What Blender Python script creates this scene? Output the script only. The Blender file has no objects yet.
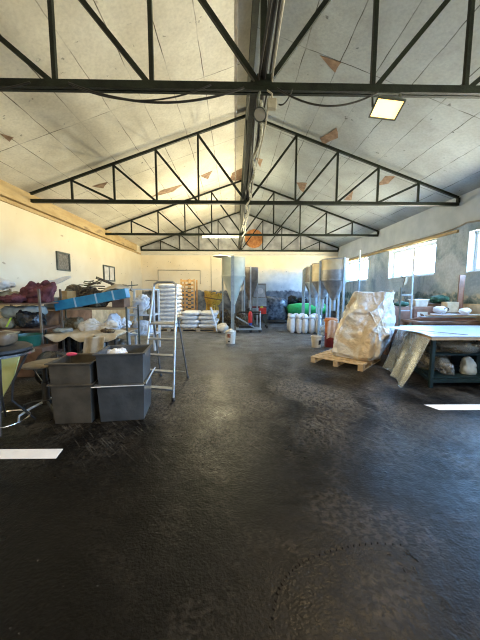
import bpy, bmesh, math, random
from mathutils import Vector, Matrix, noise
random.seed(7)
PI = math.pi
COL = bpy.context.scene.collection
V3 = Vector

# ------------------------------------------------------------------ materials
def mat(name, c1, c2=None, rough=.6, metal=0.0, scale=6.0, lo=.35, hi=.65, bump=0.0, bscale=30.0,
        c3=None, s3=40.0, trans=0.0, alpha=1.0, emit=None, estr=0.0, spec=.5, stretch=None, r2=None, detail=6):
    m = bpy.data.materials.new(name); m.use_nodes = True
    nt = m.node_tree; N = nt.nodes; L = nt.links
    b = N['Principled BSDF']
    b.inputs['Roughness'].default_value = rough
    b.inputs['Metallic'].default_value = metal
    b.inputs['Specular IOR Level'].default_value = spec
    b.inputs['Base Color'].default_value = (*c1, 1)
    tc = N.new('ShaderNodeTexCoord')
    mp = N.new('ShaderNodeMapping'); L.new(tc.outputs['Object'], mp.inputs['Vector'])
    if stretch: mp.inputs['Scale'].default_value = stretch
    if c2:
        n = N.new('ShaderNodeTexNoise'); n.inputs['Scale'].default_value = scale; n.inputs['Detail'].default_value = detail
        L.new(mp.outputs[0], n.inputs['Vector'])
        r = N.new('ShaderNodeValToRGB'); r.color_ramp.elements[0].position = lo; r.color_ramp.elements[1].position = hi
        r.color_ramp.elements[0].color = (*c1, 1); r.color_ramp.elements[1].color = (*c2, 1)
        L.new(n.outputs['Fac'], r.inputs['Fac']); out = r.outputs['Color']
        if r2 is not None:
            mr = N.new('ShaderNodeMapRange'); mr.inputs['From Min'].default_value = lo; mr.inputs['From Max'].default_value = hi
            mr.inputs['To Min'].default_value = rough; mr.inputs['To Max'].default_value = r2
            L.new(n.outputs['Fac'], mr.inputs['Value']); L.new(mr.outputs[0], b.inputs['Roughness'])
        if c3:
            n3 = N.new('ShaderNodeTexNoise'); n3.inputs['Scale'].default_value = s3; n3.inputs['Detail'].default_value = 8
            L.new(mp.outputs[0], n3.inputs['Vector'])
            rr = N.new('ShaderNodeValToRGB'); rr.color_ramp.elements[0].position = .55; rr.color_ramp.elements[1].position = .68
            L.new(n3.outputs['Fac'], rr.inputs['Fac'])
            mx = N.new('ShaderNodeMixRGB'); mx.inputs['Color2'].default_value = (*c3, 1)
            L.new(rr.outputs['Color'], mx.inputs['Fac']); L.new(out, mx.inputs['Color1']); out = mx.outputs['Color']
        L.new(out, b.inputs['Base Color'])
    if bump:
        n2 = N.new('ShaderNodeTexNoise'); n2.inputs['Scale'].default_value = bscale; n2.inputs['Detail'].default_value = 5
        L.new(mp.outputs[0], n2.inputs['Vector'])
        bp = N.new('ShaderNodeBump'); bp.inputs['Strength'].default_value = bump; bp.inputs['Distance'].default_value = .02
        L.new(n2.outputs['Fac'], bp.inputs['Height']); L.new(bp.outputs['Normal'], b.inputs['Normal'])
    if trans: b.inputs['Transmission Weight'].default_value = trans
    if alpha < 1: b.inputs['Alpha'].default_value = alpha
    if emit:
        b.inputs['Emission Color'].default_value = (*emit, 1); b.inputs['Emission Strength'].default_value = estr
    return m

class NB:                                   # tiny node builder for the larger surfaces
    def __init__(s, name):
        s.m = bpy.data.materials.new(name); s.m.use_nodes = True; s.nt = s.m.node_tree
        s.N = s.nt.nodes; s.L = s.nt.links; s.b = s.N['Principled BSDF']
        s.tc = s.N.new('ShaderNodeTexCoord').outputs['Object']
    def noise(s, scale, detail=6, vec=None, stretch=None, dist=0):
        n = s.N.new('ShaderNodeTexNoise'); n.inputs['Scale'].default_value = scale; n.inputs['Detail'].default_value = detail
        n.inputs['Distortion'].default_value = dist
        v = vec or s.tc
        if stretch:
            mp = s.N.new('ShaderNodeMapping'); mp.inputs['Scale'].default_value = stretch; s.L.new(v, mp.inputs['Vector']); v = mp.outputs[0]
        s.L.new(v, n.inputs['Vector']); return n.outputs['Fac']
    def ramp(s, f, stops):
        r = s.N.new('ShaderNodeValToRGB'); e = r.color_ramp.elements
        while len(e) < len(stops): e.new(.5)
        for i, (p, c) in enumerate(stops):
            e[i].position = p; e[i].color = (*c, 1) if isinstance(c, tuple) else (c, c, c, 1)
        s.L.new(f, r.inputs['Fac']); return r.outputs['Color']
    def mix(s, f, a, b, mode='MIX'):
        m = s.N.new('ShaderNodeMixRGB'); m.blend_type = mode
        for k, v in (('Fac', f), ('Color1', a), ('Color2', b)):
            if isinstance(v, tuple): m.inputs[k].default_value = (*v, 1)
            elif isinstance(v, (int, float)): m.inputs[k].default_value = v
            else: s.L.new(v, m.inputs[k])
        return m.outputs['Color']
    def math(s, op, a, b=0.0, clamp=False):
        m = s.N.new('ShaderNodeMath'); m.operation = op; m.use_clamp = clamp
        for i, v in enumerate((a, b)):
            if isinstance(v, (int, float)): m.inputs[i].default_value = v
            else: s.L.new(v, m.inputs[i])
        return m.outputs[0]
    def xyz(s):
        n = s.N.new('ShaderNodeSeparateXYZ'); s.L.new(s.tc, n.inputs[0]); return n.outputs
    def rng(s, v, a, b, c=0., d=1.):
        m = s.N.new('ShaderNodeMapRange'); s.L.new(v, m.inputs['Value'])
        for k, q in zip(('From Min', 'From Max', 'To Min', 'To Max'), (a, b, c, d)): m.inputs[k].default_value = q
        return m.outputs[0]
    def fin(s, col, rough=None, height=None, bump=.3, dist=.01):
        s.L.new(col, s.b.inputs['Base Color'])
        if rough is not None:
            if isinstance(rough, (int, float)): s.b.inputs['Roughness'].default_value = rough
            else: s.L.new(rough, s.b.inputs['Roughness'])
        if height is not None:
            bp = s.N.new('ShaderNodeBump'); bp.inputs['Strength'].default_value = bump; bp.inputs['Distance'].default_value = dist
            s.L.new(height, bp.inputs['Height']); s.L.new(bp.outputs['Normal'], s.b.inputs['Normal'])
        return s.m

def ceiling_mat(name='ceiling_panels', slope_light=(1.0, .975, .90), y0=5.72):
    s = NB(name)
    X, Y, Z = s.xyz()
    wob = s.noise(2.2, 3); wob = s.math('MULTIPLY', s.math('SUBTRACT', wob, .5), .05)
    cx = s.math('ADD', s.math('MULTIPLY', X, 1.06), wob)
    cy = s.math('ADD', s.math('SUBTRACT', Y, y0), wob)
    cmb = s.N.new('ShaderNodeCombineXYZ'); s.L.new(cy, cmb.inputs[0]); s.L.new(cx, cmb.inputs[1])
    br = s.N.new('ShaderNodeTexBrick'); s.L.new(cmb.outputs[0], br.inputs['Vector'])
    br.offset = 0.0; br.inputs['Scale'].default_value = 1; br.inputs['Mortar Size'].default_value = .009
    br.inputs['Brick Width'].default_value = 2.5; br.inputs['Row Height'].default_value = .62
    br.inputs['Mortar Smooth'].default_value = .3; br.inputs['Bias'].default_value = 0
    br.inputs['Color1'].default_value = (.60, .585, .54, 1); br.inputs['Color2'].default_value = (.53, .52, .485, 1)
    br.inputs['Mortar'].default_value = (.13, .11, .09, 1)
    brk = s.ramp(s.noise(1.6, 5), [(.40, 0.15), (.60, 1.0)])           # joints that fade where the paint has filled them
    base = s.mix(br.outputs['Fac'], br.outputs['Color'], (.55, .54, .50))
    mort = s.math('MULTIPLY', br.outputs['Fac'], brk)
    col = s.mix(mort, s.mix(.5, (.76, .74, .68), s.mix(1, base, (1.32, 1.30, 1.27), 'MULTIPLY')), (.13, .11, .09))
    st = s.ramp(s.noise(1.1, 8, dist=.6), [(.38, (.62, .58, .52)), (.62, (1, 1, 1))])
    col = s.mix(.45, col, st, 'MULTIPLY')
    fine = s.ramp(s.noise(22, 8), [(.3, .78), (.62, 1.0)])
    col = s.mix(.6, col, fine, 'MULTIPLY')
    spots = s.ramp(s.noise(7, 4), [(.25, 0.35), (.30, 1.0)])
    col = s.mix(1, col, spots, 'MULTIPLY')
    col = s.mix(1, col, slope_light, 'MULTIPLY')
    h = s.math('SUBTRACT', s.noise(14, 6), s.math('MULTIPLY', mort, 1.2))
    return s.fin(col, .85, h, .35)

def floor_mat():
    s = NB('worn_black_floor')
    big = s.noise(.55, 5, dist=.4)
    col = s.ramp(big, [(.35, (.0032, .003, .0028)), (.65, (.008, .0077, .0072))])
    grain = s.ramp(s.noise(45, 10), [(.42, (.4, .4, .4)), (.70, (1.5, 1.45, 1.4))])
    col = s.mix(.8, col, grain, 'MULTIPLY')
    # pale dust scuffed in along the traffic lane
    dust = s.math('MULTIPLY', s.ramp(s.noise(1.3, 8, stretch=(1.0, .55, 1), dist=.8), [(.42, 0.), (.58, 1.)]),
                  s.ramp(s.noise(30, 9, stretch=(1, .5, 1), dist=1.2), [(.42, 0.), (.58, 1.)]))
    X, Y, Z = s.xyz()
    lane = s.math('MULTIPLY', s.rng(Y, 2.2, 4.6, .0, 1.0), s.rng(X, 5.0, 2.0, .4, 1.0))
    dust = s.math('MULTIPLY', dust, lane, True)
    col = s.mix(dust, col, (.12, .108, .09))
    # scratches dragged across the paint
    mp = s.N.new('ShaderNodeMapping'); mp.inputs['Rotation'].default_value = (0, 0, -.75); s.L.new(s.tc, mp.inputs['Vector'])
    scr = s.ramp(s.noise(9, 4, vec=mp.outputs[0], stretch=(7.0, .35, 1), dist=.3), [(.60, 0.), (.66, .9)])
    scr = s.math('MULTIPLY', scr, s.ramp(s.noise(1.0, 3), [(.40, 0.), (.55, 1.)]))
    col = s.mix(s.math('MULTIPLY', scr, lane), col, (.16, .15, .13))
    # concrete showing further in
    far = s.math('MULTIPLY', s.rng(Y, 5.0, 9.5, 0, .9), s.ramp(s.noise(.8, 6), [(.3, .5), (.6, 1.)]), True)
    col = s.mix(far, col, s.ramp(s.noise(3, 8), [(.35, (.09, .095, .10)), (.65, (.22, .225, .23))]))
    rust = s.ramp(s.noise(.9, 4, vec=None, stretch=(1.3, 1, 1)), [(.60, 0.), (.72, .35)])
    col = s.mix(rust, col, (.024, .016, .010))
    speck = s.ramp(s.noise(38, 3), [(.74, 0.), (.76, .8)]); col = s.mix(speck, col, (.16, .15, .14))
    worn = s.math('MULTIPLY', s.ramp(s.noise(1.7, 5, dist=.7), [(.50, 0.), (.60, 1.)]), s.ramp(s.noise(26, 8, dist=.4), [(.45, 0.), (.58, .8)]))
    col = s.mix(s.math('MULTIPLY', worn, s.rng(X, -1.2, .4, .05, .6)), col, (.040, .034, .028))
    rough = s.math('ADD', s.math('ADD', s.ramp(s.noise(2.4, 7), [(.3, .26), (.7, .42)]), s.ramp(s.noise(19, 8), [(.40, 0.), (.62, .14)])), s.math('MULTIPLY', dust, .3))
    h = s.math('ADD', s.math('MULTIPLY', s.noise(60, 8), .45), s.math('ADD', s.math('MULTIPLY', s.noise(17, 6, dist=.8), .35), s.math('MULTIPLY', s.noise(6, 5), .9)))
    s.b.inputs['Specular IOR Level'].default_value = .115
    return s.fin(col, rough, h, .55, .014)

def cream_wall_mat():
    s = NB('cream_wall_paint')
    col = s.ramp(s.noise(1.2, 6, dist=.5), [(.3, (.72, .61, .42)), (.7, (.79, .70, .52))])
    X, Y, Z = s.xyz()
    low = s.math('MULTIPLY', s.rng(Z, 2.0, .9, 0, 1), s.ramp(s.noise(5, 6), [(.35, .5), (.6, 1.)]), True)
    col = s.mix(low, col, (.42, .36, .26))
    fl = s.ramp(s.noise(6, 8), [(.69, 0.), (.72, .8)]); col = s.mix(fl, col, (.40, .31, .2))
    return s.fin(col, .75, s.noise(20, 6), .2)

def back_wall_mat():
    s = NB('back_wall_plaster')
    X, Y, Z = s.xyz()
    cream = s.ramp(s.noise(1.4, 7, dist=.4), [(.3, (.74, .63, .45)), (.7, (.82, .72, .55))])
    white = s.ramp(s.noise(4, 8), [(.3, (.44, .49, .54)), (.7, (.58, .62, .66))])
    wv = s.math('ADD', Z, s.math('MULTIPLY', s.noise(2.5, 6), .9))
    r = s.math('MULTIPLY', s.rng(wv, 3.35, 2.95, 0, 1), s.rng(X, .8, 2.2, .15, 1), True)  # bluish window daylight on the lower right, painted into the wall colour
    col = s.mix(r, cream, white)
    up = s.math('ADD', Z, s.math('MULTIPLY', s.noise(9, 4), .08))
    col = s.mix(s.rng(up, 3.80, 3.84), col, s.ramp(s.noise(2.5, 8), [(.35, (.27, .27, .27)), (.7, (.50, .50, .50))]))
    pale = s.math('MULTIPLY', s.rng(up, 3.56, 3.60), s.rng(up, 3.84, 3.80), True)
    col = s.mix(s.math('MULTIPLY', pale, .7), col, (.66, .63, .55))
    lowv = s.math('ADD', Z, s.math('MULTIPLY', s.noise(5, 8), .35))
    low = s.rng(lowv, 1.84, 1.76)
    col = s.mix(low, col, s.ramp(s.noise(4, 9), [(.35, (.045, .055, .075)), (.62, (.17, .19, .22))]))
    cr = s.ramp(s.noise(11, 9), [(.68, 0.), (.71, .8)]); col = s.mix(cr, col, (.16, .14, .12))
    return s.fin(col, .8, s.noise(12, 8), .4)

def right_wall_mat():
    s = NB('patched_grey_plaster')
    X, Y, Z = s.xyz()
    col = s.ramp(s.noise(1.6, 8, dist=.9), [(.36, (.29, .38, .45)), (.50, (.47, .55, .60)), (.64, (.60, .65, .68))])
    fine = s.ramp(s.noise(18, 9), [(.3, .65), (.65, 1.0)]); col = s.mix(.6, col, fine, 'MULTIPLY')
    lowv = s.math('ADD', Z, s.math('MULTIPLY', s.noise(3.5, 8), .5))
    low = s.rng(lowv, 1.85, 1.78)
    col = s.mix(low, col, s.ramp(s.noise(5, 9), [(.38, (.08, .13, .14)), (.5, (.20, .26, .28)), (.60, (.50, .49, .43))]))
    top = s.rng(Z, 3.2, 3.3)
    col = s.mix(top, col, s.ramp(s.noise(2.2, 8), [(.35, (.44, .49, .53)), (.65, (.55, .59, .62))]))
    return s.fin(col, .85, s.noise(9, 8), .5)

M_ceil, M_floor, M_cream, M_back, M_right = ceiling_mat(), floor_mat(), cream_wall_mat(), back_wall_mat(), right_wall_mat()
M_steel_green = mat('green_black_steel', (.004, .006, .004), (.012, .018, .010), rough=.55, spec=.3, scale=9, bump=.2, bscale=40)
M_steel_grey = mat('grey_green_steel', (.05, .06, .05), (.11, .12, .10), rough=.5, scale=9)
M_black = mat('black_rubber', (.012, .012, .012), (.03, .03, .03), rough=.5, scale=12)
M_blackplastic = mat('black_film', (.008, .008, .009), (.02, .02, .022), rough=.25, scale=12, bump=.5, bscale=14)
M_alu = mat('aluminium', (.36, .38, .40), (.48, .50, .52), rough=.35, metal=.85, scale=15)
M_chrome = mat('chrome', (.7, .7, .7), rough=.2, metal=1)
M_galv = mat('galvanised_steel', (.42, .47, .52), (.60, .66, .71), rough=.45, metal=.35, scale=5, bump=.1)
M_bluegrey = mat('blue_grey_painted_steel', (.30, .37, .42), (.42, .49, .53), rough=.45, metal=.2, scale=7)
M_hopA = mat('pale_green_grey_steel', (.56, .60, .50), (.70, .72, .60), rough=.5, metal=.0, scale=3, bump=.1, bscale=10)
M_hopB = mat('brown_dusted_steel', (.16, .13, .11), (.30, .26, .22), rough=.55, metal=.2, scale=3)
M_tan = mat('tan_hopper_film', (.50, .40, .24), (.62, .53, .36), rough=.5, scale=4)
M_hopgrey = mat('dull_grey_steel', (.20, .19, .18), (.36, .35, .34), rough=.5, metal=.3, scale=4)
M_bin = mat('dark_grey_bin', (.030, .036, .042), (.060, .068, .075), rough=.42, scale=5, bump=.15, bscale=25)
M_binbrown = mat('brown_grey_bin', (.036, .032, .025), (.070, .063, .050), rough=.55, scale=5, bump=.15, bscale=25)
M_wood = mat('rough_timber', (.33, .22, .12), (.50, .36, .21), rough=.7, scale=6, bump=.3, stretch=(1, 1, 6))
M_woodpale = mat('pale_pallet_wood', (.42, .31, .19), (.62, .49, .33), rough=.75, scale=8, bump=.3)
M_wooddark = mat('dark_brown_board', (.10, .055, .035), (.22, .125, .08), rough=.65, scale=5, bump=.2)
M_woodred = mat('red_brown_board', (.17, .085, .055), (.30, .16, .11), rough=.65, scale=5, bump=.2)
M_eave = mat('eave_timber', (.42, .29, .13), (.58, .43, .22), rough=.7, scale=5, bump=.3, stretch=(1, .25, 1), c3=(.25, .17, .09), s3=5)
M_orangewood = mat('orange_timber', (.45, .24, .08), (.60, .36, .14), rough=.65, scale=7)
M_white = mat('white_paint', (.72, .73, .74), (.80, .80, .80), rough=.45, scale=6)
M_laminate = mat('cool_white_laminate', (.36, .43, .53), (.44, .51, .60), rough=.35, scale=3)
M_whitesack = mat('white_sack', (.72, .72, .72), (.86, .86, .86), rough=.5, scale=9, bump=.45, bscale=14)
M_creamsack = mat('cream_sack', (.58, .52, .43), (.74, .69, .60), rough=.6, scale=7, bump=.6, bscale=14)
M_whitefilm = mat('white_film', (.66, .70, .76), (.82, .84, .88), rough=.35, scale=6, bump=.5, bscale=14)
M_beige = mat('beige_canvas', (.46, .37, .24), (.64, .54, .38), rough=.75, scale=5, bump=.5, bscale=14)
M_khaki = mat('khaki_canvas', (.19, .165, .10), (.34, .30, .20), rough=.8, scale=6, bump=.5, bscale=14)
M_greysheet = mat('grey_green_sheet', (.22, .24, .22), (.38, .40, .36), rough=.6, scale=5, bump=.5, bscale=10)
M_maroon = mat('maroon_cloth', (.075, .018, .022), (.19, .055, .06), rough=.85, scale=8, bump=.6, bscale=18)
M_brownscrap = mat('brown_scrap', (.035, .022, .012), (.15, .10, .05), rough=.8, scale=18, bump=.7, bscale=22, c3=(.25, .20, .10), s3=12)
M_olive = mat('olive_scrap', (.10, .09, .03), (.20, .17, .07), rough=.8, scale=14)
M_blue = mat('blue_carton', (.02, .20, .38), (.03, .30, .50), rough=.5, scale=6)
M_tape = mat('pale_tape', (.40, .55, .66), rough=.35)
M_green = mat('green_film', (.02, .40, .10), (.06, .62, .20), rough=.35, scale=3, bump=.4, bscale=8)
M_tub = mat('green_tub', (.005, .055, .038), (.01, .10, .065), rough=.4, scale=5)
M_dkgreen = mat('dark_green_cloth', (.008, .05, .035), (.02, .12, .08), rough=.7, scale=7, bump=.5)
M_lime = mat('lime_panel', (.42, .50, .20), (.55, .60, .30), rough=.6, scale=4)
M_yellow = mat('yellow_machine_paint', (.62, .39, .05), (.80, .54, .12), rough=.5, scale=7, c3=(.25, .17, .06), s3=9)
M_orange = mat('orange_paint', (.50, .16, .05), (.66, .26, .09), rough=.5, scale=6)
M_rust = mat('rusty_orange', (.34, .12, .035), (.60, .27, .08), rough=.7, scale=6, bump=.2)
M_red = mat('red_paint', (.50, .02, .02), (.60, .04, .03), rough=.35, scale=8)
M_dkred = mat('dark_red_paint', (.16, .02, .02), (.26, .03, .03), rough=.45, scale=8)
M_bluep = mat('blue_paint', (.02, .08, .40), rough=.4)
M_peach = mat('peach_cloth', (.60, .36, .24), (.74, .50, .36), rough=.8, scale=8, bump=.4)
M_pink = mat('pink_plastic', (.62, .06, .12), rough=.4)
M_limeyel = mat('lime_strap', (.52, .60, .06), rough=.5)
M_wrap = mat('blue_grey_wrap', (.035, .05, .075), (.16, .20, .26), rough=.25, scale=6, bump=.8, bscale=9, spec=.7)
M_clear = mat('clear_film', (.34, .40, .44), (.48, .54, .58), rough=.3, scale=6, bump=.12, bscale=8, alpha=.36)
M_clearbrown = mat('smoky_film', (.15, .145, .12), (.30, .28, .235), rough=.18, scale=4, bump=.5, bscale=9, alpha=.62)
M_foil = mat('crumpled_big_bag', (.56, .44, .29), (.66, .58, .46), rough=.36, metal=.1, scale=1.8, bump=.35, bscale=9, c3=(.66, .69, .74), s3=1.6)
M_dkteal = mat('dark_teal_paint', (.004, .012, .013), (.009, .024, .025), rough=.6, spec=.25, scale=6)
M_leather = mat('brown_leather', (.06, .04, .022), (.14, .10, .06), rough=.5, scale=7, bump=.3)
M_seatwood = mat('worn_seat_wood', (.16, .13, .09), (.32, .27, .19), rough=.55, scale=8, stretch=(1, 4, 1))
M_patch = mat('bare_brown_board', (.17, .10, .06), (.30, .20, .13), rough=.85, scale=8)
M_cable = mat('dark_cable', (.006, .006, .005), (.018, .016, .014), rough=.6, scale=9)
M_cablepale = mat('pale_cable', (.30, .27, .20), (.45, .42, .34), rough=.6, scale=9)
M_mesh = mat('grey_mesh_panel', (.10, .09, .07), (.25, .22, .17), rough=.7, scale=22)
M_ink = mat('black_print', (.01, .01, .012), rough=.6)
M_redprint = mat('red_brown_print', (.30, .08, .03), (.42, .16, .07), rough=.6, scale=9)
M_label = mat('pale_label', (.70, .68, .60), rough=.6)
M_rearwall = mat('rear_wall', (.45, .42, .36), (.55, .52, .46), rough=.8, scale=2)
def thin_glass():
    m = bpy.data.materials.new('window_glass'); m.use_nodes = True; nt = m.node_tree; nt.nodes.clear()
    o = nt.nodes.new('ShaderNodeOutputMaterial'); t = nt.nodes.new('ShaderNodeBsdfTransparent'); g = nt.nodes.new('ShaderNodeBsdfGlossy')
    g.inputs['Roughness'].default_value = .05; t.inputs['Color'].default_value = (.93, .96, .97, 1)
    x = nt.nodes.new('ShaderNodeMixShader'); x.inputs[0].default_value = .06
    nt.links.new(t.outputs[0], x.inputs[1]); nt.links.new(g.outputs[0], x.inputs[2]); nt.links.new(x.outputs[0], o.inputs[0]); return m
M_glass = thin_glass()
M_lampglass = mat('lit_lamp_glass', (1, .9, .7), rough=.3, emit=(1, .66, .20), estr=2.6)
M_lensglass = mat('unlit_lens', (.75, .75, .68), rough=.2, metal=.3)
M_tubeglow = mat('lit_tube', (1, 1, .9), rough=.3, emit=(1, .90, .50), estr=5)

# ------------------------------------------------------------------ mesh builder
class MB:
    def __init__(s): s.bm = bmesh.new()
    def box(s, x0, x1, y0, y1, z0, z1, M=None, taper=None):
        vs = []
        for z in (z0, z1):
            for x, y in ((x0, y0), (x1, y0), (x1, y1), (x0, y1)):
                if taper and z == z1:
                    cx, cy = (x0+x1)/2, (y0+y1)/2; x = cx+(x-cx)*taper; y = cy+(y-cy)*taper
                p = V3((x, y, z)); vs.append(s.bm.verts.new(M @ p if M else p))
        for f in ((0, 3, 2, 1), (4, 5, 6, 7), (0, 1, 5, 4), (1, 2, 6, 5), (2, 3, 7, 6), (3, 0, 4, 7)):
            s.bm.faces.new([vs[i] for i in f])
        return s
    def bar(s, p, q, w, h=None, up=(0, 0, 1)):          # rectangular bar between two points
        h = h or w; p, q = V3(p), V3(q); d = (q-p).normalized(); u = V3(up)
        if abs(d.dot(u)) > .98: u = V3((0, 1, 0))
        r = d.cross(u).normalized(); u = r.cross(d)
        vs = [s.bm.verts.new(c + r*a*w/2 + u*b*h/2) for c in (p, q) for a, b in ((-1, -1), (1, -1), (1, 1), (-1, 1))]
        for f in ((0, 3, 2, 1), (4, 5, 6, 7), (0, 1, 5, 4), (1, 2, 6, 5), (2, 3, 7, 6), (3, 0, 4, 7)):
            s.bm.faces.new([vs[i] for i in f])
        return s
    def tube(s, pts, r, seg=8, closed=False):
        pts = [V3(p) for p in pts]; n = len(pts); rings = []; prev = None
        for i, p in enumerate(pts):
            a = pts[(i-1) % n] if (closed or i) else p; b = pts[(i+1) % n] if (closed or i < n-1) else p
            d = (b-a).normalized()
            if prev is None:
                u = V3((0, 0, 1)) if abs(d.z) < .9 else V3((0, 1, 0)); x = d.cross(u).normalized()
            else: x = (prev - d*prev.dot(d)).normalized()
            prev = x; y = d.cross(x)
            rr = r[i] if isinstance(r, (list, tuple)) else r
            rings.append([s.bm.verts.new(p + x*math.cos(t)*rr + y*math.sin(t)*rr) for t in (2*PI*k/seg for k in range(seg))])
        m = n if closed else n-1
        for i in range(m):
            A, B = rings[i], rings[(i+1) % n]
            for k in range(seg): s.bm.faces.new((A[k], A[(k+1) % seg], B[(k+1) % seg], B[k]))
        if not closed:
            s.bm.faces.new(rings[0][::-1]); s.bm.faces.new(rings[-1])
        return s
    def lathe(s, prof, seg=28, c=(0, 0, 0), M=None, jag=0.0):
        rings = []
        for r, z in prof:
            ring = []
            for k in range(seg):
                t = 2*PI*k/seg; p = V3((c[0]+r*math.cos(t), c[1]+r*math.sin(t), c[2]+z))
                ring.append(s.bm.verts.new(M @ p if M else p))
            rings.append(ring)
        for A, B in zip(rings, rings[1:]):
            for k in range(seg): s.bm.faces.new((A[k], A[(k+1) % seg], B[(k+1) % seg], B[k]))
        if prof[0][0] > 1e-4: s.bm.faces.new(rings[0][::-1])
        if prof[-1][0] > 1e-4: s.bm.faces.new(rings[-1])
        return s
    def blob(s, c, rad, n=3.0, amp=.05, freq=3.0, seed=0, seg=28, ridged=True, flat=None, M=None, shear=(0, 0)):
        # lumpy superellipsoid: a filled sack or a crumpled heap
        c = V3(c); off = V3((seed*13.1, seed*7.7, seed*3.3)); rows = seg//2
        def pw(a, e): return math.copysign(abs(a)**e, a)
        rings = []
        for i in range(rows+1):
            ph = -PI/2+PI*i/rows; ring = []
            for k in range(seg):
                t = 2*PI*k/seg; e = 2/n
                d = V3((pw(math.cos(ph), e)*pw(math.cos(t), e), pw(math.cos(ph), e)*pw(math.sin(t), e), pw(math.sin(ph), e)))
                p = V3((d.x*rad[0], d.y*rad[1], d.z*rad[2]))
                w = p*freq+off
                a = noise.noise(w) + .5*noise.noise(w*2.3)
                if ridged:
                    v1 = noise.voronoi(w*.8+V3((noise.noise(w), 0, 0)))[0]; v2 = noise.voronoi(w*2.1)[0]
                    a = 1.1*noise.noise(w*.6) + .9*min(v1[1]-v1[0], .6) - .45 + .45*min(v2[1]-v2[0], .5)
                p += d.normalized()*a*amp
                p.x += shear[0]*(p.z+rad[2]); p.y += shear[1]*(p.z+rad[2])
                p = c+p
                if flat is not None: p.z = max(p.z, flat)
                if M: p = M @ p
                ring.append(p)
            rings.append(ring)
        bot = s.bm.verts.new(rings[0][0]); top = s.bm.verts.new(rings[-1][0])
        R = [[s.bm.verts.new(p) for p in r] for r in rings[1:-1]]
        for k in range(seg):
            s.bm.faces.new((bot, R[0][(k+1) % seg], R[0][k])); s.bm.faces.new((top, R[-1][k], R[-1][(k+1) % seg]))
        for A, B in zip(R, R[1:]):
            for k in range(seg): s.bm.faces.new((A[k], A[(k+1) % seg], B[(k+1) % seg], B[k]))
        return s
    def grid(s, f, nu, nv):
        vs = [[s.bm.verts.new(V3(f(i/nu, j/nv))) for j in range(nv+1)] for i in range(nu+1)]
        for i in range(nu):
            for j in range(nv): s.bm.faces.new((vs[i][j], vs[i+1][j], vs[i+1][j+1], vs[i][j+1]))
        return s
    def prism(s, pts, d):                               # polygon pushed along vector d
        d = V3(d); A = [s.bm.verts.new(V3(p)) for p in pts]; B = [s.bm.verts.new(V3(p)+d) for p in pts]; n = len(pts)
        s.bm.faces.new(A[::-1]); s.bm.faces.new(B)
        for k in range(n): s.bm.faces.new((A[k], A[(k+1) % n], B[(k+1) % n], B[k]))
        return s
    def build(s, name, m, parent=None, smooth=False, bevel=0.0, solid=0.0, sub=0):
        bmesh.ops.recalc_face_normals(s.bm, faces=s.bm.faces)
        me = bpy.data.meshes.new(name); s.bm.to_mesh(me); s.bm.free()
        for f in me.polygons: f.use_smooth = smooth
        me.materials.append(m)
        o = bpy.data.objects.new(name, me); COL.objects.link(o)
        if parent: o.parent = parent
        if solid: md = o.modifiers.new('s', 'SOLIDIFY'); md.thickness = solid; md.offset = 0
        if bevel: md = o.modifiers.new('b', 'BEVEL'); md.width = bevel; md.segments = 2; md.limit_method = 'ANGLE'
        if sub: md = o.modifiers.new('u', 'SUBSURF'); md.levels = sub; md.render_levels = sub
        if smooth and (bevel or not sub):
            try:
                for p in me.polygons: p.use_smooth = True
                me.set_sharp_from_angle(angle=math.radians(42))
            except Exception: pass
        return o

def tag(o, label, cat, group=None):
    o['label'] = label; o['category'] = cat
    if group: o['group'] = group
    return o
def thing(name, label, cat, loc=(0, 0, 0), rz=0, group=None, rx=0, ry=0):
    o = bpy.data.objects.new(name, None); COL.objects.link(o); o.empty_display_size = .1
    o.location = loc; o.rotation_euler = (rx, ry, rz); return tag(o, label, cat, group)
def struct(o): o['kind'] = 'structure'; return o
def kids(o): return [c for c in bpy.data.objects if c.parent == o]
def dup(o, loc=None, rz=None, label=None, group=None, parent=None):
    ch = kids(o); c = o.copy(); COL.objects.link(c)
    if parent: c.parent = parent
    if loc is not None: c.location = loc
    if rz is not None: c.rotation_euler = (c.rotation_euler[0], c.rotation_euler[1], rz)
    if label: c['label'] = label
    if group: c['group'] = group
    for k in ch: dup(k, parent=c)
    return c
def RZ(a): return Matrix.Rotation(a, 4, 'Z')
def T(x, y, z): return Matrix.Translation((x, y, z))

# ------------------------------------------------------------------ room shell
XL, XR, YB, YR, CX = -5.12, 5.70, 15.65, -5.0, .308
ZC, SL = 3.80, .352                                      # truss chord height, roof slope
def roof(x): return 5.925 - SL*abs(x-CX)
struct(MB().box(XL-.3, XR+.3, YR-.3, YB+.3, -.2, 0).build('floor', M_floor))
for name, xe, mm in (('ceiling', XL-.3, M_ceil), ('ceiling_right', XR+.3, ceiling_mat('cool_dim_lit_ceiling', (.49, .555, .62), 5.05))):  # right slope's dimmer, cooler light is painted into its panels
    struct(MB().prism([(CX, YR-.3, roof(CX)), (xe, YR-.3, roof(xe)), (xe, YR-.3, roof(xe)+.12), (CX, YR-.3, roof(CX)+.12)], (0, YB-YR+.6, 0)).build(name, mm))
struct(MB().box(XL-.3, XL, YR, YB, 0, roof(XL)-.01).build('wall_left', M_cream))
def gable(y0, y1, name, mm):
    struct(MB().prism([(XL-.3, y0, 0), (XR+.3, y0, 0), (XR+.3, y0, roof(XR+.3)), (CX, y0, roof(CX)), (XL-.3, y0, roof(XL-.3))], (0, y1-y0, 0)).build(name, mm))
gable(YB, YB+.3, 'wall_back', M_back)
gable(YR-.3, YR, 'wall_rear', M_rearwall)
WIN = [(8.0, 10.4), (12.05, 14.4), (4.45, 6.87), (.45, 2.85), (-3.55, -1.15)]
ZS, ZT = 2.08, 3.06
ys = sorted(WIN); m = MB(); a = YR
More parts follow.
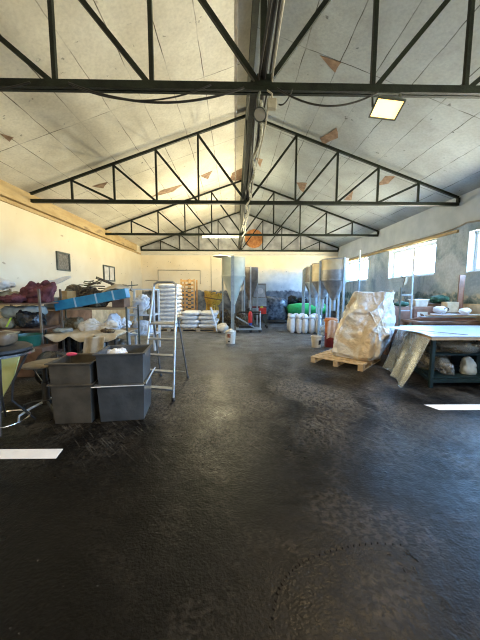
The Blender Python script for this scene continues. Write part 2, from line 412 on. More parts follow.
for y0, y1 in ys: m.box(XR, XR+.3, a, y0, ZS, ZT); a = y1
m.box(XR, XR+.3, a, YB, ZS, ZT); m.box(XR, XR+.3, YR, YB, 0, ZS); m.box(XR, XR+.3, YR, YB, ZT, roof(XR)-.01)
struct(m.build('wall_right', M_right))
for i, (y0, y1) in enumerate(WIN):
    w = bpy.data.objects.new('window_%d' % (i+1), None); COL.objects.link(w); struct(w); w.location = (XR+.2, (y0+y1)/2, ZS)
    h = (y1-y0)/2; H = ZT-ZS; f = MB(); t = .09
    f.box(-.03, .03, -h, h, 0, t); f.box(-.03, .03, -h, h, H-t, H)
    for yy in (-h, h-t): f.box(-.03, .03, yy, yy+t, t, H-t)
    f.box(-.05, .05, -.06, .06, t, H-t); f.build('window_frame', M_white, w)
    MB().box(-.004, .004, -h+t, h-t, t, H-t).build('glass_pane', M_glass, w)
    MB().box(-.16, .0, -h, h, .001, .02).build('window_sill', M_white, w)
# eave timber on the left wall, pipe and timber rail on the right wall
m = MB(); m.box(XL+.003, XL+.12, YR+.1, 14.7, 3.66, 3.97)
o = m.build('trim_1', M_eave); struct(o)
struct(MB().box(XL+.004, XL+.05, YR+.1, 15.5, 3.56, 3.64).build('trim_2', M_eave))
struct(MB().box(XR-.055, XR-.003, 7.2, 15.3, 3.10, 3.17).build('trim_3', M_eave))
struct(MB().box(XL+.02, XR-.02, YB-.06, YB-.003, 3.57, 3.63).build('trim_4', mat('pale_band', (.55, .52, .44), (.66, .63, .56), rough=.8)))
pts = [(XR-.05-.02*math.sin(y*1.3), y, 3.21+.015*math.sin(y*2.1)+(.05 if 6.9 < y < 7.3 else 0)) for y in [YR+.3+.4*k for k in range(50)]]
tag(MB().tube(pts, .022).build('wall_pipe', mat('old_pipe', (.25, .22, .17), (.36, .33, .27), rough=.6), smooth=True), 'thin brown pipe running along the right wall above the windows', 'pipe')
# ridge
struct(MB().box(CX-.05, CX+.05, YR, YB-.005, 5.71, 5.88).build('ridge_beam', M_steel_green))
struct(MB().box(CX-.31, CX-.265, YR, YB-.005, 5.81, 5.828).build('trim_5', mat('ridge_strip', (.20, .17, .14), (.30, .27, .23), rough=.8)))
# bare patches where ceiling paint has fallen away
def patch(pts):
    P = []
    for x, y in pts: P.append((x, y, roof(x)-.003))
    return P
PATCH = [[(1.48, 5.09), (1.74, 5.07), (1.73, 5.26)], [(2.26, 6.67), (2.37, 6.92), (2.23, 7.28), (2.11, 7.14)],
         [(-2.44, 9.82), (-1.85, 9.93), (-2.18, 10.17), (-2.72, 10.01)], [(-.06, 10.49), (.22, 10.39), (.24, 11.29), (-.14, 10.95)],
         [(.70, 9.33), (.86, 9.27), (.84, 9.78)], [(4.0, 7.69), (4.14, 7.56), (4.18, 7.91), (4.05, 8.19)], [(.64, 6.99), (.74, 7.07), (.69, 7.33)],
         [(-1.09, 9.77), (-.78, 9.72), (-.93, 10.16)], [(-4.13, 5.34), (-4.06, 5.5), (-4.15, 5.55)], [(2.16, 9.95), (2.38, 9.73), (2.45, 10.41), (2.3, 10.27)],
         [(-.81, 5.75), (-.66, 5.79), (-.71, 5.85)], [(-3.84, 8.06), (-3.54, 8.12), (-3.72, 8.32)], [(3.74, 9.81), (3.71, 9.09), (3.88, 9.65)]]
for p in PATCH:
    gx, gy = sum(q[0] for q in p)/len(p), sum(q[1] for q in p)/len(p); p = [(gx+(x-gx)*1.35, gy+(y-gy)*1.2) for x, y in p]; n_ = len(p)
    p = [q for i in range(n_) for q in (p[i], tuple((a+b)/2+(.18*(i % 2)-.07)*(c-d) for a, b, c, d in zip(p[i], p[(i+1) % n_], (gx, gy), p[i])))]
    struct(MB().prism(patch(p), (0, 0, -.006)).build('ceiling_patch', M_patch))
tag(MB().lathe([(.46, 0), (.50, .02), (.50, .05), (.44, .07), (.40, .05), (.12, .07), (.0, .075)], 32, M=T(1.05, YB-.002, 4.46) @ Matrix.Rotation(PI/2, 4, 'X')).build('vent_cover', M_rust, smooth=True),
    'round rusty orange vent cover high on the back gable', 'vent')

# ------------------------------------------------------------------ roof trusses
A = 5.345; C1 = A/5*1.128; E1 = (A-C1)/4
XS = [0, C1, C1+E1, C1+2*E1, C1+3*E1, A]
def ztop(dx): return 5.845 - SL*dx
def make_truss(y, label):
    t = thing('roof_truss', label, 'roof truss', (CX, y, ZC), group='steel roof trusses')
    loc = lambda x, z: (x, 0, z-ZC)
    m = MB()
    m.box(-A, A, -.045, -.008, -.038, .038); m.box(-A, A, .008, .045, -.038, .038); m.box(-A, A, -.045, .045, .030, .040)
    m.build('bottom_chord', M_steel_green, t)
    for s in (-1, 1):
        MB().bar(loc(0, ztop(0)), loc(s*A, ztop(A)), .055, .055, up=(0, 1, 0)).build('top_chord', M_steel_green, t)
        for k in range(1, 6):
            w = .055 if k < 5 else .08
            MB().bar(loc(s*XS[k]*.9995, ZC+.04), loc(s*XS[k]*.9995, ztop(XS[k])), w*.8, w*.8, up=(0, 1, 0)).build('vertical_strut', M_steel_green, t)
        for k in range(1, 5):
            MB().bar(loc(s*XS[k], ztop(XS[k])-.03), loc(s*(XS[k-1]+.04), ZC+.04), .05, .05, up=(0, 1, 0)).build('diagonal_strut', M_steel_green, t)
    MB().box(-.035, .035, -.03, .03, .04, ztop(0)-ZC).build('king_post', M_steel_green, t)
    p = MB().prism([(-.07, -.050, .12), (.07, -.050, .12), (.10, -.050, .0), (-.10, -.050, .0)], (0, .006, 0)); p.build('gusset_plate', M_steel_green, t)
    return t
tr = make_truss(3.295, 'dark steel roof truss nearest the viewer, carrying the lit floodlight')
for y, l in ((7.25, 'second steel roof truss from the front, spanning wall to wall in full view'),
             (11.23, 'third steel roof truss, carrying the glowing yellow tube lamp'),
             (15.5, 'last steel roof truss, set tight against the back gable wall')):
    dup(tr, (CX, y, ZC), label=l)

# cables and lamps
cb = thing('cable_bundle', 'bundle of dark and pale cables running down the hall under the ridge', 'cables', (CX, 0, ZC))
for k in range(7):
    ox = random.uniform(-.05, .16); oz = .06+random.uniform(0, .12); pts = []
    for j in range(40):
        y = -4.5+j*.5
        pts.append((ox+.02*math.sin(y*1.7+k), y, oz+.09*abs(math.sin((y-3.3)*PI/3.96))*(.5+.5*(k % 3))*-.5+.10*(k == 2)))
    MB().tube(pts, .012 if k % 3 else .02, 6).build('cable', M_cablepale if k in (1, 4) else M_cable, cb, smooth=True)
tray = thing('cable_duct', 'long grey green duct hung beside the king posts under the ridge', 'duct', (CX, 0, ZC))
MB().box(-.13, -.065, 3.4, 15.3, .06, .16).build('duct_body', M_steel_green, tray)
m = MB()
pts = [(.02+.03*math.sin(y*5), y, -.08-.02*math.sin(y*3.1)) for y in [3.4+.15*k for k in range(52)]]
m.tube(pts, [.020+.007*math.sin(k*1.9) for k in range(52)], 7).build('lagging', mat('pale_lagging', (.20, .20, .14), (.46, .45, .36), rough=.7, scale=14, c3=(.04, .04, .03), s3=20), tray, smooth=True)
def droop(p, q, sag, label, r=.010, n=16):
    p, q = V3(p), V3(q)
    pts = [p.lerp(q, k/n)+V3((0, 0, -sag*4*(k/n)*(1-k/n))) for k in range(n+1)]
    tag(MB().tube(pts, r, 6).build('cable', M_cable, smooth=True), label, 'cable')
droop((-4.2, 3.22, 3.76), (-2.15, 3.22, 3.78), .14, 'black cable sagging below the nearest truss at its left end')
droop((-1.75, 3.22, 3.78), (.1, 3.22, 3.76), .17, 'upper black cable sagging below the nearest truss left of the ridge', .012)
droop((-1.7, 3.20, 3.74), (-.25, 3.20, 3.77), .15, 'lower thin black cable sagging below the nearest truss left of the ridge', .008)
droop((.45, 3.22, 3.76), (1.55, 3.22, 3.74), .16, 'black cable sagging from the ridge to the lit floodlight')
fl = thing('floodlight', 'lit square floodlight glowing warm yellow under the nearest truss', 'lamp', (1.66, 3.27, 3.755))
Mt = T(0, -.02, -.16) @ Matrix.Rotation(math.radians(-24), 4, 'X') @ Matrix.Rotation(math.radians(9), 4, 'Y')
MB().box(-.15, .15, -.11, .11, 0, .05, Mt, taper=.8).build('housing', M_steel_grey, fl, bevel=.008)
m = MB()
for a in ((-.15, -.135, -.11, .11), (.135, .15, -.11, .11), (-.135, .135, -.11, -.097), (-.135, .135, .097, .11)): m.box(*a, -.02, 0, Mt)
m.build('bezel', M_steel_grey, [k for k in kids(fl)][0])
MB().box(-.134, .134, -.096, .096, -.010, -.002, Mt).build('lamp_glass', M_lampglass, fl)
m = MB()
for s in (-1, 1): m.bar((s*.155, 0, 0), (s*.158, -.02, -.15), .02, .008)
m.bar((-.155, 0, 0), (.155, 0, 0), .02, .008); m.build('bracket', M_steel_grey, fl)
sp = thing('spotlight', 'unlit spotlight hanging under the ridge below the nearest truss', 'lamp', (.27, 3.25, 3.74))
Mt = T(.0, -.04, -.25) @ Matrix.Rotation(math.radians(-38), 4, 'X') @ Matrix.Rotation(.4, 4, 'Y')
MB().lathe([(.02, .09), (.045, .075), (.072, .0), (.076, -.01), (.068, -.012), (.045, .02), (0, .03)], 20, M=Mt).build('reflector', M_steel_grey, sp, smooth=True)
MB().lathe([(.0, .0), (.062, -.002), (.062, -.006), (0, -.010)], 20, M=Mt).build('lens', M_lensglass, sp, smooth=True)
MB().tube([(0, 0, 0), (-.03, -.02, -.10), (-.01, -.03, -.21)], .014).build('arm', M_steel_grey, sp, smooth=True)
jb = thing('junction_box', 'small pale junction box hanging beside the unlit spotlight', 'electrical box', (.40, 3.24, 3.75))
MB().box(-.05, .05, -.03, .03, -.19, -.09).build('box_body', M_cablepale, jb, bevel=.008)
MB().tube([(-.05, 0, 0), (.0, -.01, -.04), (0, 0, -.10)], .010).build('cable_tail', M_cablepale, jb, smooth=True)
droop((.47, 3.22, 3.60), (.62, 3.22, 3.76), .06, 'short looped cable beside the junction box at the ridge', .008, 8)
tl = thing('tube_lamp', 'glowing yellow tube lamp under the third truss left of the ridge', 'lamp', (-.55, 11.15, 3.755))
MB().box(-.72, .72, -.03, .03, -.03, 0).build('batten', M_white, tl)
MB().tube([(-.70, 0, -.06), (.70, 0, -.06)], .026, 10).build('tube', M_tubeglow, tl, smooth=True)

# ------------------------------------------------------------------ nearest left: bins, stool, padded stool
def make_bin(name, label, loc, rz, w, d, h, mm, group, k=.93):
    t = thing(name, label, 'bin', loc, rz, group); th = .012
    def ring(z, f, o=0): return [(sx*(w/2*f-o), sy*(d/2*f-o), z) for sx, sy in ((-1, -1), (1, -1), (1, 1), (-1, 1))]
    m = MB(); bm = m.bm
    R = [[bm.verts.new(p) for p in r] for r in (ring(0, k), ring(h, 1), ring(h, 1, th), ring(th, k, th))]
    bm.faces.new(R[0][::-1]); bm.faces.new(R[3])
    for A_, B_ in zip(R, R[1:]):
        for i in range(4): bm.faces.new((A_[i], A_[(i+1) % 4], B_[(i+1) % 4], B_[i]))
    m.build('body', mm, t, bevel=.004)
    m = MB(); e = .028
    m.box(-w/2-e, w/2+e, -d/2-e, -d/2+.002, h-.012, h+.006); m.box(-w/2-e, w/2+e, d/2-.002, d/2+e, h-.012, h+.006)
    m.box(-w/2-e, -w/2+.002, -d/2, d/2, h-.012, h+.006); m.box(w/2-.002, w/2+e, -d/2, d/2, h-.012, h+.006)
    m.build('rim', mm, t, bevel=.003)
    return t
g1 = 'plastic bins in two stacks on the near left'
lo_ = make_bin('storage_bin', 'dark grey bin at the bottom of the stack beside the stepladder', (-1.42, 3.60, .002), .12, .55, .54, .47, M_bin, g1)
m = MB().tube([(-.33, -.295, .455), (-.2, -.30, .458), (.27, -.30, .458), (.30, -.27, .47), (.33, .02, .54), (.35, .12, .56)], .008, 6); m.build('handle', M_galv, lo_, smooth=True)
make_bin('storage_bin', 'dark grey bin on top of the stack beside the stepladder', (-1.42, 3.60, .440), .12, .545, .53, .41, M_bin, g1, .955)
make_bin('storage_bin', 'brown grey bin at the bottom of the stack beside the wooden stool', (-1.97, 3.52, .002), .06, .46, .50, .49, M_binbrown, g1)
make_bin('storage_bin', 'brown grey bin on top of the stack beside the wooden stool', (-1.97, 3.52, .46), .06, .47, .5, .29, M_binbrown, g1, .97)
tag(MB().blob((-1.58, 3.74, .76), (.15, .14, .10), 2, .07, 7, 4, 44).build('plastic_bag', M_whitefilm, smooth=True), 'crumpled pale plastic bag stuffed in the top dark grey bin', 'plastic bag')
tag(MB().blob((-2.14, 3.66, .775), (.07, .04, .025), 2.5, .01, 9, 2, 14).build('pink_brush', M_pink, smooth=True), 'small pink plastic piece lying in the brown grey bin', 'brush')

st = thing('swivel_stool', 'round wooden swivel stool on a dark five-star base beside the bins', 'stool', (-2.50, 3.64, 0))
MB().lathe([(0, .0), (.23, 0), (.245, .012), (.245, .03), (.22, .04), (0, .04)], 32, M=T(0, 0, .635) @ Matrix.Rotation(-.05, 4, 'Y')).build('seat', M_seatwood, st, smooth=True)
MB().lathe([(.045, .16), (.045, .40), (.028, .41), (.028, .60), (.09, .625), (.09, .635)], 16).build('column', M_black, st, smooth=True)
m = MB(); m.lathe([(.055, .11), (.06, .13), (.06, .17), (.045, .18)], 16); m.build('hub', M_black, st, smooth=True)
for k in range(5):
    a = 2*PI*k/5+.5
    p = V3((math.cos(a), math.sin(a), 0))
    MB().tube([p*.05+V3((0, 0, .145)), p*.2+V3((0, 0, .12)), p*.33+V3((0, 0, .075)), p*.34+V3((0, 0, .0))], [.017, .016, .014, .014]).build('leg', M_galv if k % 2 else M_black, st, smooth=True)
for a, z in ((.6, .55), (2.4, .5), (4.2, .52)):
    pass
m = MB()
for s in (-1, 1): m.bar((s*.15, -.02, .62), (s*.02, 0, .38), .02, .01)
m.build('seat_brace', M_black, st)

ps = thing('padded_stool', 'dark padded round stool with a chrome edge at the far left', 'stool', (-2.74, 3.22, 0))
MB().lathe([(0, .90), (.30, .90), (.34, .92), (.34, .95), (.30, .975), (0, .985)], 32).build('seat', M_black, ps, smooth=True)
MB().lathe([(.335, .875), (.362, .875), (.362, .902), (.335, .902)], 32).build('seat_rim', M_chrome, ps, smooth=True)
MB().box(-.02+.05, .025+.05, -.25, -.21, .30, .875).build('leg', M_wood, ps)
for k in range(4):
    a = 2*PI*k/4+.6; p = V3((math.cos(a), math.sin(a), 0))
    MB().tube([p*.29+V3((0, 0, .88)), p*.12+V3((0, 0, .52)), p*.10+V3((0, 0, .30)), p*.31+V3((0, 0, .014))], .013).build('leg', M_black, ps, smooth=True)
MB().tube([(.26*math.cos(t), .26*math.sin(t), .09) for t in (2*PI*k/24 for k in range(24))], .010, closed=True).build('foot_ring', M_chrome, ps, smooth=True)
bag = thing('leather_bag', 'brown leather bag slumped on the padded stool', 'bag', (-2.76, 3.24, .985))
MB().blob((0, 0, .075), (.22, .17, .085), 3.2, .03, 5, 3, flat=0).build('bag_body', M_leather, bag, smooth=True)
MB().tube([(-.03, -.17, .07), (-.0, -.19, .12), (.05, -.16, .15), (.08, -.05, .17)], .013).build('strap', M_beige, bag, smooth=True)
MB().box(.03, .20, -.10, .10, .145, .16, Matrix.Rotation(.12, 4, 'Y')).build('flap', M_khaki, bag, bevel=.005)
pan = MB().prism([(-3.62, 4.0, .0), (-3.42, 4.0, .0), (-3.20, 4.0, .35), (-3.06, 4.0, .74), (-3.62, 4.0, .74)], (0, .02, 0)).build('lime_board', M_lime)
tag(pan, 'pale lime green panel with a slanted edge standing behind the padded stool', 'panel')

def carton(name, label, x0, x1, y0, y1, z0, z1, mm=M_wood, rz=0, cat='box'):
    cx, cy = (x0+x1)/2, (y0+y1)/2; t = thing(name, label, cat, (cx, cy, z0), rz); w, d, h = x1-x0, y1-y0, z1-z0
    MB().box(-w/2, w/2, -d/2, d/2, 0, h).build('box_body', mm, t, bevel=.006)
    MB().box(-w/2-.001, w/2+.001, -.03, .03, h, h+.003).build('tape', M_tape if mm is M_blue else M_beige, t)
    return t
carton('cardboard_box', 'brown cardboard box on the floor behind the swivel stool', -2.62, -2.22, 4.25, 4.6, .0, .50, M_woodpale, .1)
tag(MB().blob((-3.05, 4.75, .30), (.32, .26, .30), 2.6, .08, 4, 9, flat=.001).build('black_sack', M_blackplastic, smooth=True), 'black sack slumped on the floor behind the padded stool', 'sack')

# ------------------------------------------------------------------ stepladder
ld = thing('stepladder', 'aluminium stepladder with a hoop top standing behind the grey bins', 'ladder', (0, 0, 0))
FR, FL = V3((-.90, 3.98, 0)), V3((-1.40, 4.10, 0)); TR, TL = V3((-.92, 4.46, 1.66)), V3((-1.30, 4.54, 1.66))
hoop = [FR, FR.lerp(TR, .5), TR, TR+V3((-.01, .01, .05)), TR+V3((-.06, .02, .085)), TL+V3((.06, 0, .085)), TL+V3((.01, 0, .05)), TL, FL.lerp(TL, .5), FL]
MB().tube(hoop, .019, 10).build('front_frame', M_alu, ld, smooth=True)
for k, (z, dz) in enumerate(((.14, 0), (.38, 0), (.61, 0), (.85, 0), (1.08, 1))):
    a, b = FR.lerp(TR, z/1.66), FL.lerp(TL, z/1.66)
    m = MB(); d = .09 if k < 4 else .24
    m.prism([a+V3((0, -.02, 0)), b+V3((0, -.02, 0)), b+V3((0, d, 0)), a+V3((0, d, 0))], (0, 0, .024))
    m.build('tread' if k < 4 else 'platform', M_alu, ld, bevel=.004)
RR, RL = V3((-.87, 5.07, 0)), V3((-1.40, 5.2, 0))
for a, b in ((RR, FR.lerp(TR, .72)+V3((.03, .03, 0))), (RL, FL.lerp(TL, .72)+V3((.03, .03, 0)))):
    MB().tube([a, b], .014, 8).build('rear_leg', M_alu, ld, smooth=True)
MB().tube([RR.lerp(FR.lerp(TR, .72), .12), RL.lerp(FL.lerp(TL, .72), .12)], .010).build('rear_brace', M_alu, ld, smooth=True)
ff = [k for k in kids(ld) if k.name.startswith('front_frame')][0]; rl = [k for k in kids(ld) if k.name.startswith('rear_leg')]
for p, q in ((FR, ff), (FL, ff), (RR, rl[0]), (RL, rl[1])): MB().lathe([(.024, 0), (.024, .045), (.02, .05)], 12, c=p).build('foot', M_black, q)

# ------------------------------------------------------------------ left racks and what lies on them
def rack(name, label, x0, x1, y0, y1, zs, zt, mm, bm_=M_wooddark, pw=.035, sag=0):
    t = thing(name, label, 'rack', ((x0+x1)/2, (y0+y1)/2, 0)); a, b = (x1-x0)/2, (y1-y0)/2
    for sx in (-1, 1):
        for sy in (-1, 1): MB().box(sx*a-pw/2, sx*a+pw/2, sy*b-pw/2, sy*b+pw/2, 0, zt).build('post', mm, t)
    for z in zs:
        MB().box(-a-.02+pw, a+.02-pw, -b-.02, b+.02, z-.03, z).build('shelf', bm_, t, bevel=.003)
    return t
rack('storage_rack', 'storage rack at the far left under the maroon cloth', -4.95, -3.86, 5.62, 6.30, (.30, .84, 1.36), 1.64, mat('rack_post', (.14, .10, .07), (.24, .18, .12), rough=.6))
MBp = MB()
def heap(name, label, cat, c, rad, mm, n=2.3, amp=.07, freq=4, seed=1, flat=None, rot=0, shear=(0, 0), seg=60):
    o = MB().blob((0, 0, 0), rad, n, amp, freq, seed, seg, flat=(-rad[2]*.85 if flat is None else flat), shear=shear).build(name, mm, smooth=True)
    o.location = (c[0], c[1], c[2]+rad[2]*.85 if flat is None else c[2]); o.rotation_euler = (0, 0, rot); return tag(o, label, cat)
heap('cloth_heap', 'crumpled maroon cloth heaped on the far left rack', 'cloth', (-4.16, 5.95, 1.362), (.36, .20, .24), M_maroon, 2, .16, 4, seed=3, shear=(.30, 0))
heap('cloth_heap', 'low end of maroon cloth trailing left along the top shelf', 'cloth', (-4.47, 5.70, 1.362), (.28, .18, .11), M_maroon, 2, .09, 5, seed=8)
heap('canvas_sack', 'khaki canvas sack folded on the top shelf at the far left edge', 'sack', (-4.74, 5.98, 1.362), (.26, .2, .14), M_khaki, 2.2, .08, 5, 5)
heap('paper_sack', 'pale sack perched highest at the far left edge of the rack', 'sack', (-4.80, 5.92, 1.62), (.24, .2, .12), M_creamsack, 2.4, .06, 5, 6)
heap('dust_sheet', 'grey green sheet bulging from the middle of the far left rack', 'sheet', (-4.42, 5.95, 1.04), (.42, .22, .15), M_greysheet, 2.5, .08, 3.5, seed=7)
heap('black_bag', 'black bag with a lime strap on the middle shelf of the rack', 'bag', (-4.24, 5.90, .862), (.30, .18, .19), M_blackplastic, 2.5, .09, 4, seed=2)
o = MB().bar((-4.45, 5.50, .90), (-4.34, 5.49, 1.08), .035, .012).build('strap', M_limeyel); tag(o, 'lime yellow strap hanging beside the black bag on the rack', 'strap')
heap('canvas_heap', 'khaki canvas bundle on the middle shelf at the far left edge', 'cloth', (-4.72, 5.8, .842), (.20, .2, .13), M_khaki, 2.3, .06, 5, 12)
heap('plastic_bag', 'pale blue plastic bag on the low shelf beside the green tub', 'plastic bag', (-4.52, 5.78, .305), (.32, .22, .22), M_whitefilm, 2.5, .06, 5, 13)
tb = thing('green_tub', 'dark green plastic tub on the low shelf of the left rack', 'tub', (-3.98, 5.4, .55))
MB().lathe([(.20, 0), (.23, .20), (.245, .205), (.245, .22), (.222, .22), (.192, .012), (0, .012)], 28).build('tub_body', M_tub, tb, smooth=True)
tag(MB().box(-4.35, -3.55, 5.15, 5.60, .0, .548).build('low_crate', M_wooddark, bevel=.01), 'dark low crate on the floor holding up the green tub', 'crate')
o = MB().grid(lambda u, v: (-4.02+.56*u-.06*v, 6.05+.06*v+.01*math.sin(6*u), 1.64+.24*u+.17*v*(1-.75*u)+.012*math.sin(7*u+2*v)), 18, 12).build('paper_sheet', M_whitefilm, smooth=True, solid=.005)
tag(o, 'bent white sheet sticking up above the left rack post', 'sheet')
rk = rack('storage_rack', 'long low timber rack under the blue carton and brown scraps', -4.40, -2.52, 6.55, 7.35, (.64, 1.20), 1.24, M_steel_grey, M_wood)
carton('orange_box', 'narrow upright orange timber box beside the rack post', -3.98, -3.80, 6.45, 6.8, 1.202, 1.60, M_orangewood)
tag(MB().box(-4.37, -4.03, 6.48, 6.9, 1.202, 1.46).build('film_bundle', M_greysheet, bevel=.03), 'grey folded film bundle left of the orange timber box', 'bundle')
random.seed(3)
sc = thing('scrap_pile', 'tangled pile of brown scraps behind the blue carton', 'scrap pile', (-3.58, 7.0, 1.202))
MB().blob((-.02, .05, .26), (.55, .24, .30), 2.2, .20, 4.5, 4, 64, flat=0).build('scrap_heap', M_brownscrap, sc, smooth=True)
for k in range(34):
    x = random.uniform(-.62, .60); z = .22+.42*(1-abs(x)/.75)*random.random(); a = random.uniform(-.5, .7)
    L_ = random.uniform(.10, .28); y = random.uniform(-.2, .2)
    MB().bar((x-L_*math.cos(a)/2, y, z-L_*math.sin(a)/2+.04), (x+L_*math.cos(a)/2, y+.05, z+L_*math.sin(a)/2+.04), .05, .025).build('scrap_piece', random.choice([M_olive, M_brownscrap, M_khaki, M_brownscrap]), sc, bevel=.004)
tag(MB().bar((-3.30, 6.8, 1.92), (-2.72, 7.0, 1.66), .07, .06).build('timber_batten', M_brownscrap), 'dark batten sloping across the top of the brown scraps', 'batten')
bl = thing('blue_carton', 'long blue carton with pale tape bands lying tilted on the rack', 'carton', (-3.16, 6.36, 1.25), -.0, ry=-.185)
MB().box(-.80, .80, -.12, .12, .06, .27).build('box_body', M_blue, bl, bevel=.008)
for x in (-.35, .12, .50): MB().box(x, x+.035, -.123, .123, .057, .273).build('tape', M_tape, bl)
o = MB().grid(lambda u, v: (-3.05+.60*u, 6.50+.35*v, 1.56+.10*math.sin(3*u)+.10*(1-abs(2*v-1))+.02*noise.noise(V3((u*6, v*6, 1)))), 18, 8).build('canvas_sheet', M_beige, smooth=True, solid=.008)
tag(o, 'beige canvas thrown over the back of the blue carton', 'cloth')
tl_ = thing('hand_tool', 'bench tool with rods lying on top of the rack behind the blue carton', 'tool', (-2.80, 7.12, 1.525))
MB().box(-.26, .06, -.1, .1, .10, .24).build('tool_body', M_brownscrap, tl_, bevel=.01)
MB().box(-.10, -.0, -.105, -.095, .13, .2).build('tool_plate', M_black, tl_)
MB().tube([(.05, 0, .2), (.38, -.02, .23)], .012).build('rod', M_steel_grey, tl_)
MB().tube([(.22, 0, .14), (.22, 0, .32)], .010).build('rod', M_steel_grey, tl_)
for s in (-.22, .02): MB().bar((s, 0, .1), (s*1.3, 0, -.02), .03, .03).build('tool_foot', M_brownscrap, tl_)
tag(MB().box(-4.95, -4.50, 6.60, 8.9, 0, 1.12).build('shade_block', M_wooddark, bevel=.01), 'long dark block added as shade at the left wall behind the racks', 'cupboard')  # added dark block, stands in for the shade behind the racks
heap('black_sack', 'black sack added as shade on the floor under the long timber rack', 'sack', (-3.9, 6.95, 0), (.42, .25, .28), M_blackplastic, 2.4, .10, 4, seed=101)  # this sack and the next are added to darken the space below
heap('shade_sack', 'dark brown sack added as shade beneath the right of the long rack', 'sack', (-3.05, 6.9, 0), (.36, .25, .27), M_leather, 2.4, .10, 4, seed=102)
heap('dust_sheet', 'grey green sheet trailing over the front of the low bench', 'sheet', (-3.62, 5.92, .72), (.20, .14, .07), M_greysheet, 2.1, .06, 6, seed=103)
heap('brown_rag', 'brown rag lying on the low bench beside the beige canvas folds', 'rag', (-2.68, 5.90, .72), (.14, .10, .06), M_brownscrap, 2.1, .06, 7, seed=104)
hl2 = tag(MB().box(-3.02, -2.72, 6.95, 7.33, 1.202, 1.50).build('timber_box', M_wooddark, bevel=.01), 'dark timber box at the right end of the long rack', 'box')
# low bench with draped canvas, between the rack and the bins
bn = thing('work_bench', 'low bench topped with a rumpled beige canvas board', 'bench', (-3.0, 6.0, 0))
MB().box(-.75, .55, -.25, .3, .66, .69).build('bench_top', M_woodpale, bn, bevel=.005)
for sx in (-.45, -.26, .33): MB().box(sx-.02, sx+.02, -.2, -.16, 0, .66).build('leg', M_black, bn)
for sx in (-.45, .33): MB().box(sx-.02, sx+.02, .2, .24, 0, .66).build('leg', M_black, bn)
MB().bar((-.26, -.18, .3), (.1, -.18, .62), .03, .02).build('brace', M_steel_grey, bn)
def canv(u, v):
    x = -3.85+1.45*u; y = 5.64+.62*v
    z = .705+.04*abs(noise.noise(V3((u*6, v*4, 3))))+.06*max(0, math.sin(u*PI))*v
    if y < 5.73: z -= (5.73-y)*1.5*abs(math.sin(u*9))
    return (x, y, z)
tag(MB().grid(canv, 36, 16).build('canvas_sheet', M_beige, smooth=True, solid=.008), 'rumpled beige canvas spread on the low bench', 'cloth')
heap('canvas_heap', 'cream canvas bunched on the low bench beneath the blue carton', 'cloth', (-2.98, 6.12, .745), (.42, .12, .12), M_creamsack, 2, .15, 6, 21)
heap('dust_sheet', 'grey sheet bundled on the floor under the low bench', 'sheet', (-2.95, 5.95, .0), (.30, .17, .28), M_greysheet, 2.4, .08, 5, 22)
heap('plastic_bag', 'white plastic bag on the lower shelf of the long rack', 'plastic bag', (-2.85, 6.85, .642), (.30, .2, .20), M_whitefilm, 2.1, .16, 5, 23)
heap('canvas_heap', 'beige canvas bundle at the left end of the long rack shelf', 'cloth', (-3.9, 6.85, .642), (.34, .2, .18), M_khaki, 2.1, .16, 5, 24)
def drape(u, v): return (-2.98+.42*u-.12*v, 5.55+.08*v+.04*math.sin(u*11), .70-.48*v)
tag(MB().grid(drape, 24, 12).build('canvas_strip', M_beige, smooth=True, solid=.006), 'beige canvas strip hanging down from the low bench', 'cloth')
# grey steel frame rack
M_palerack = mat('pale_blue_grey_paint', (.60, .66, .72), (.72, .77, .82), rough=.5, scale=6)
fr = thing('steel_frame_rack', 'pale grey open steel frame rack stuffed with plastic bags', 'rack', (-2.50, 7.75, 0))
for sx in (-.34, .34):
    for sy in (-.25, .25): MB().box(sx-.026, sx+.026, sy-.026, sy+.026, 0, 1.66).build('post', M_palerack, fr)
for z in (1.63, .95, .42):
    m = MB()
    for sy in (-.25, .25): m.box(-.32, .32, sy-.015, sy+.015, z, z+.035)
    for sx in (-.34, .34): m.box(sx-.015, sx+.015, -.23, .23, z, z+.035)
    m.build('rail', M_palerack, fr)
for z in (.95, .42): MB().box(-.32, .32, -.23, .23, z-.012, z-.002).build('shelf', M_palerack, fr)
MB().bar((-.3, -.27, .75), (.3, -.27, 1.28), .03, .02).build('brace', M_palerack, fr)
heap('plastic_bag', 'white plastic bag bulging from the top of the steel frame rack', 'plastic bag', (-2.56, 7.75, .955), (.24, .18, .30), M_whitefilm, 2.3, .12, 5, 31)
heap('plastic_bag', 'white plastic bag on the lower shelf of the steel frame rack', 'plastic bag', (-2.52, 7.75, .425), (.25, .18, .20), M_whitefilm, 2.3, .08, 5, 32)
heap('olive_bag', 'small olive sack at the right of the steel frame rack', 'sack', (-2.28, 7.62, .955), (.10, .12, .10), M_khaki, 2.3, .04, 6, 33)

# left wall fittings
def wallframe(label, y0, y1, z0, z1, mm, bars):
    t = thing('wall_hatch', label, 'hatch', (XL+.002, (y0+y1)/2, z0)); h = (y1-y0)/2; H = z1-z0; m = MB()
    m.box(0, .05, -h, -h+.05, 0, H); m.box(0, .05, h-.05, h, 0, H); m.box(0, .05, -h+.05, h-.05, 0, .05); m.box(0, .05, -h+.05, h-.05, H-.05, H)
    m.build('frame', M_steel_grey, t); MB().box(.0, .02, -h+.05, h-.05, .05, H-.05).build('mesh_panel', mm, t)
    for k in range(bars):
        y = -h+(k+1)*2*h/(bars+1); MB().box(.02, .04, y-.02, y+.02, .05, H-.05).build('bar', M_steel_grey, t)
wallframe('grey framed mesh hatch on the left wall above the scraps', 8.25, 8.88, 2.20, 2.74, M_mesh, 0)
wallframe('pale framed hatch with a centre bar further along the left wall', 11.1, 12.1, 2.0, 2.62, M_creamsack, 1)
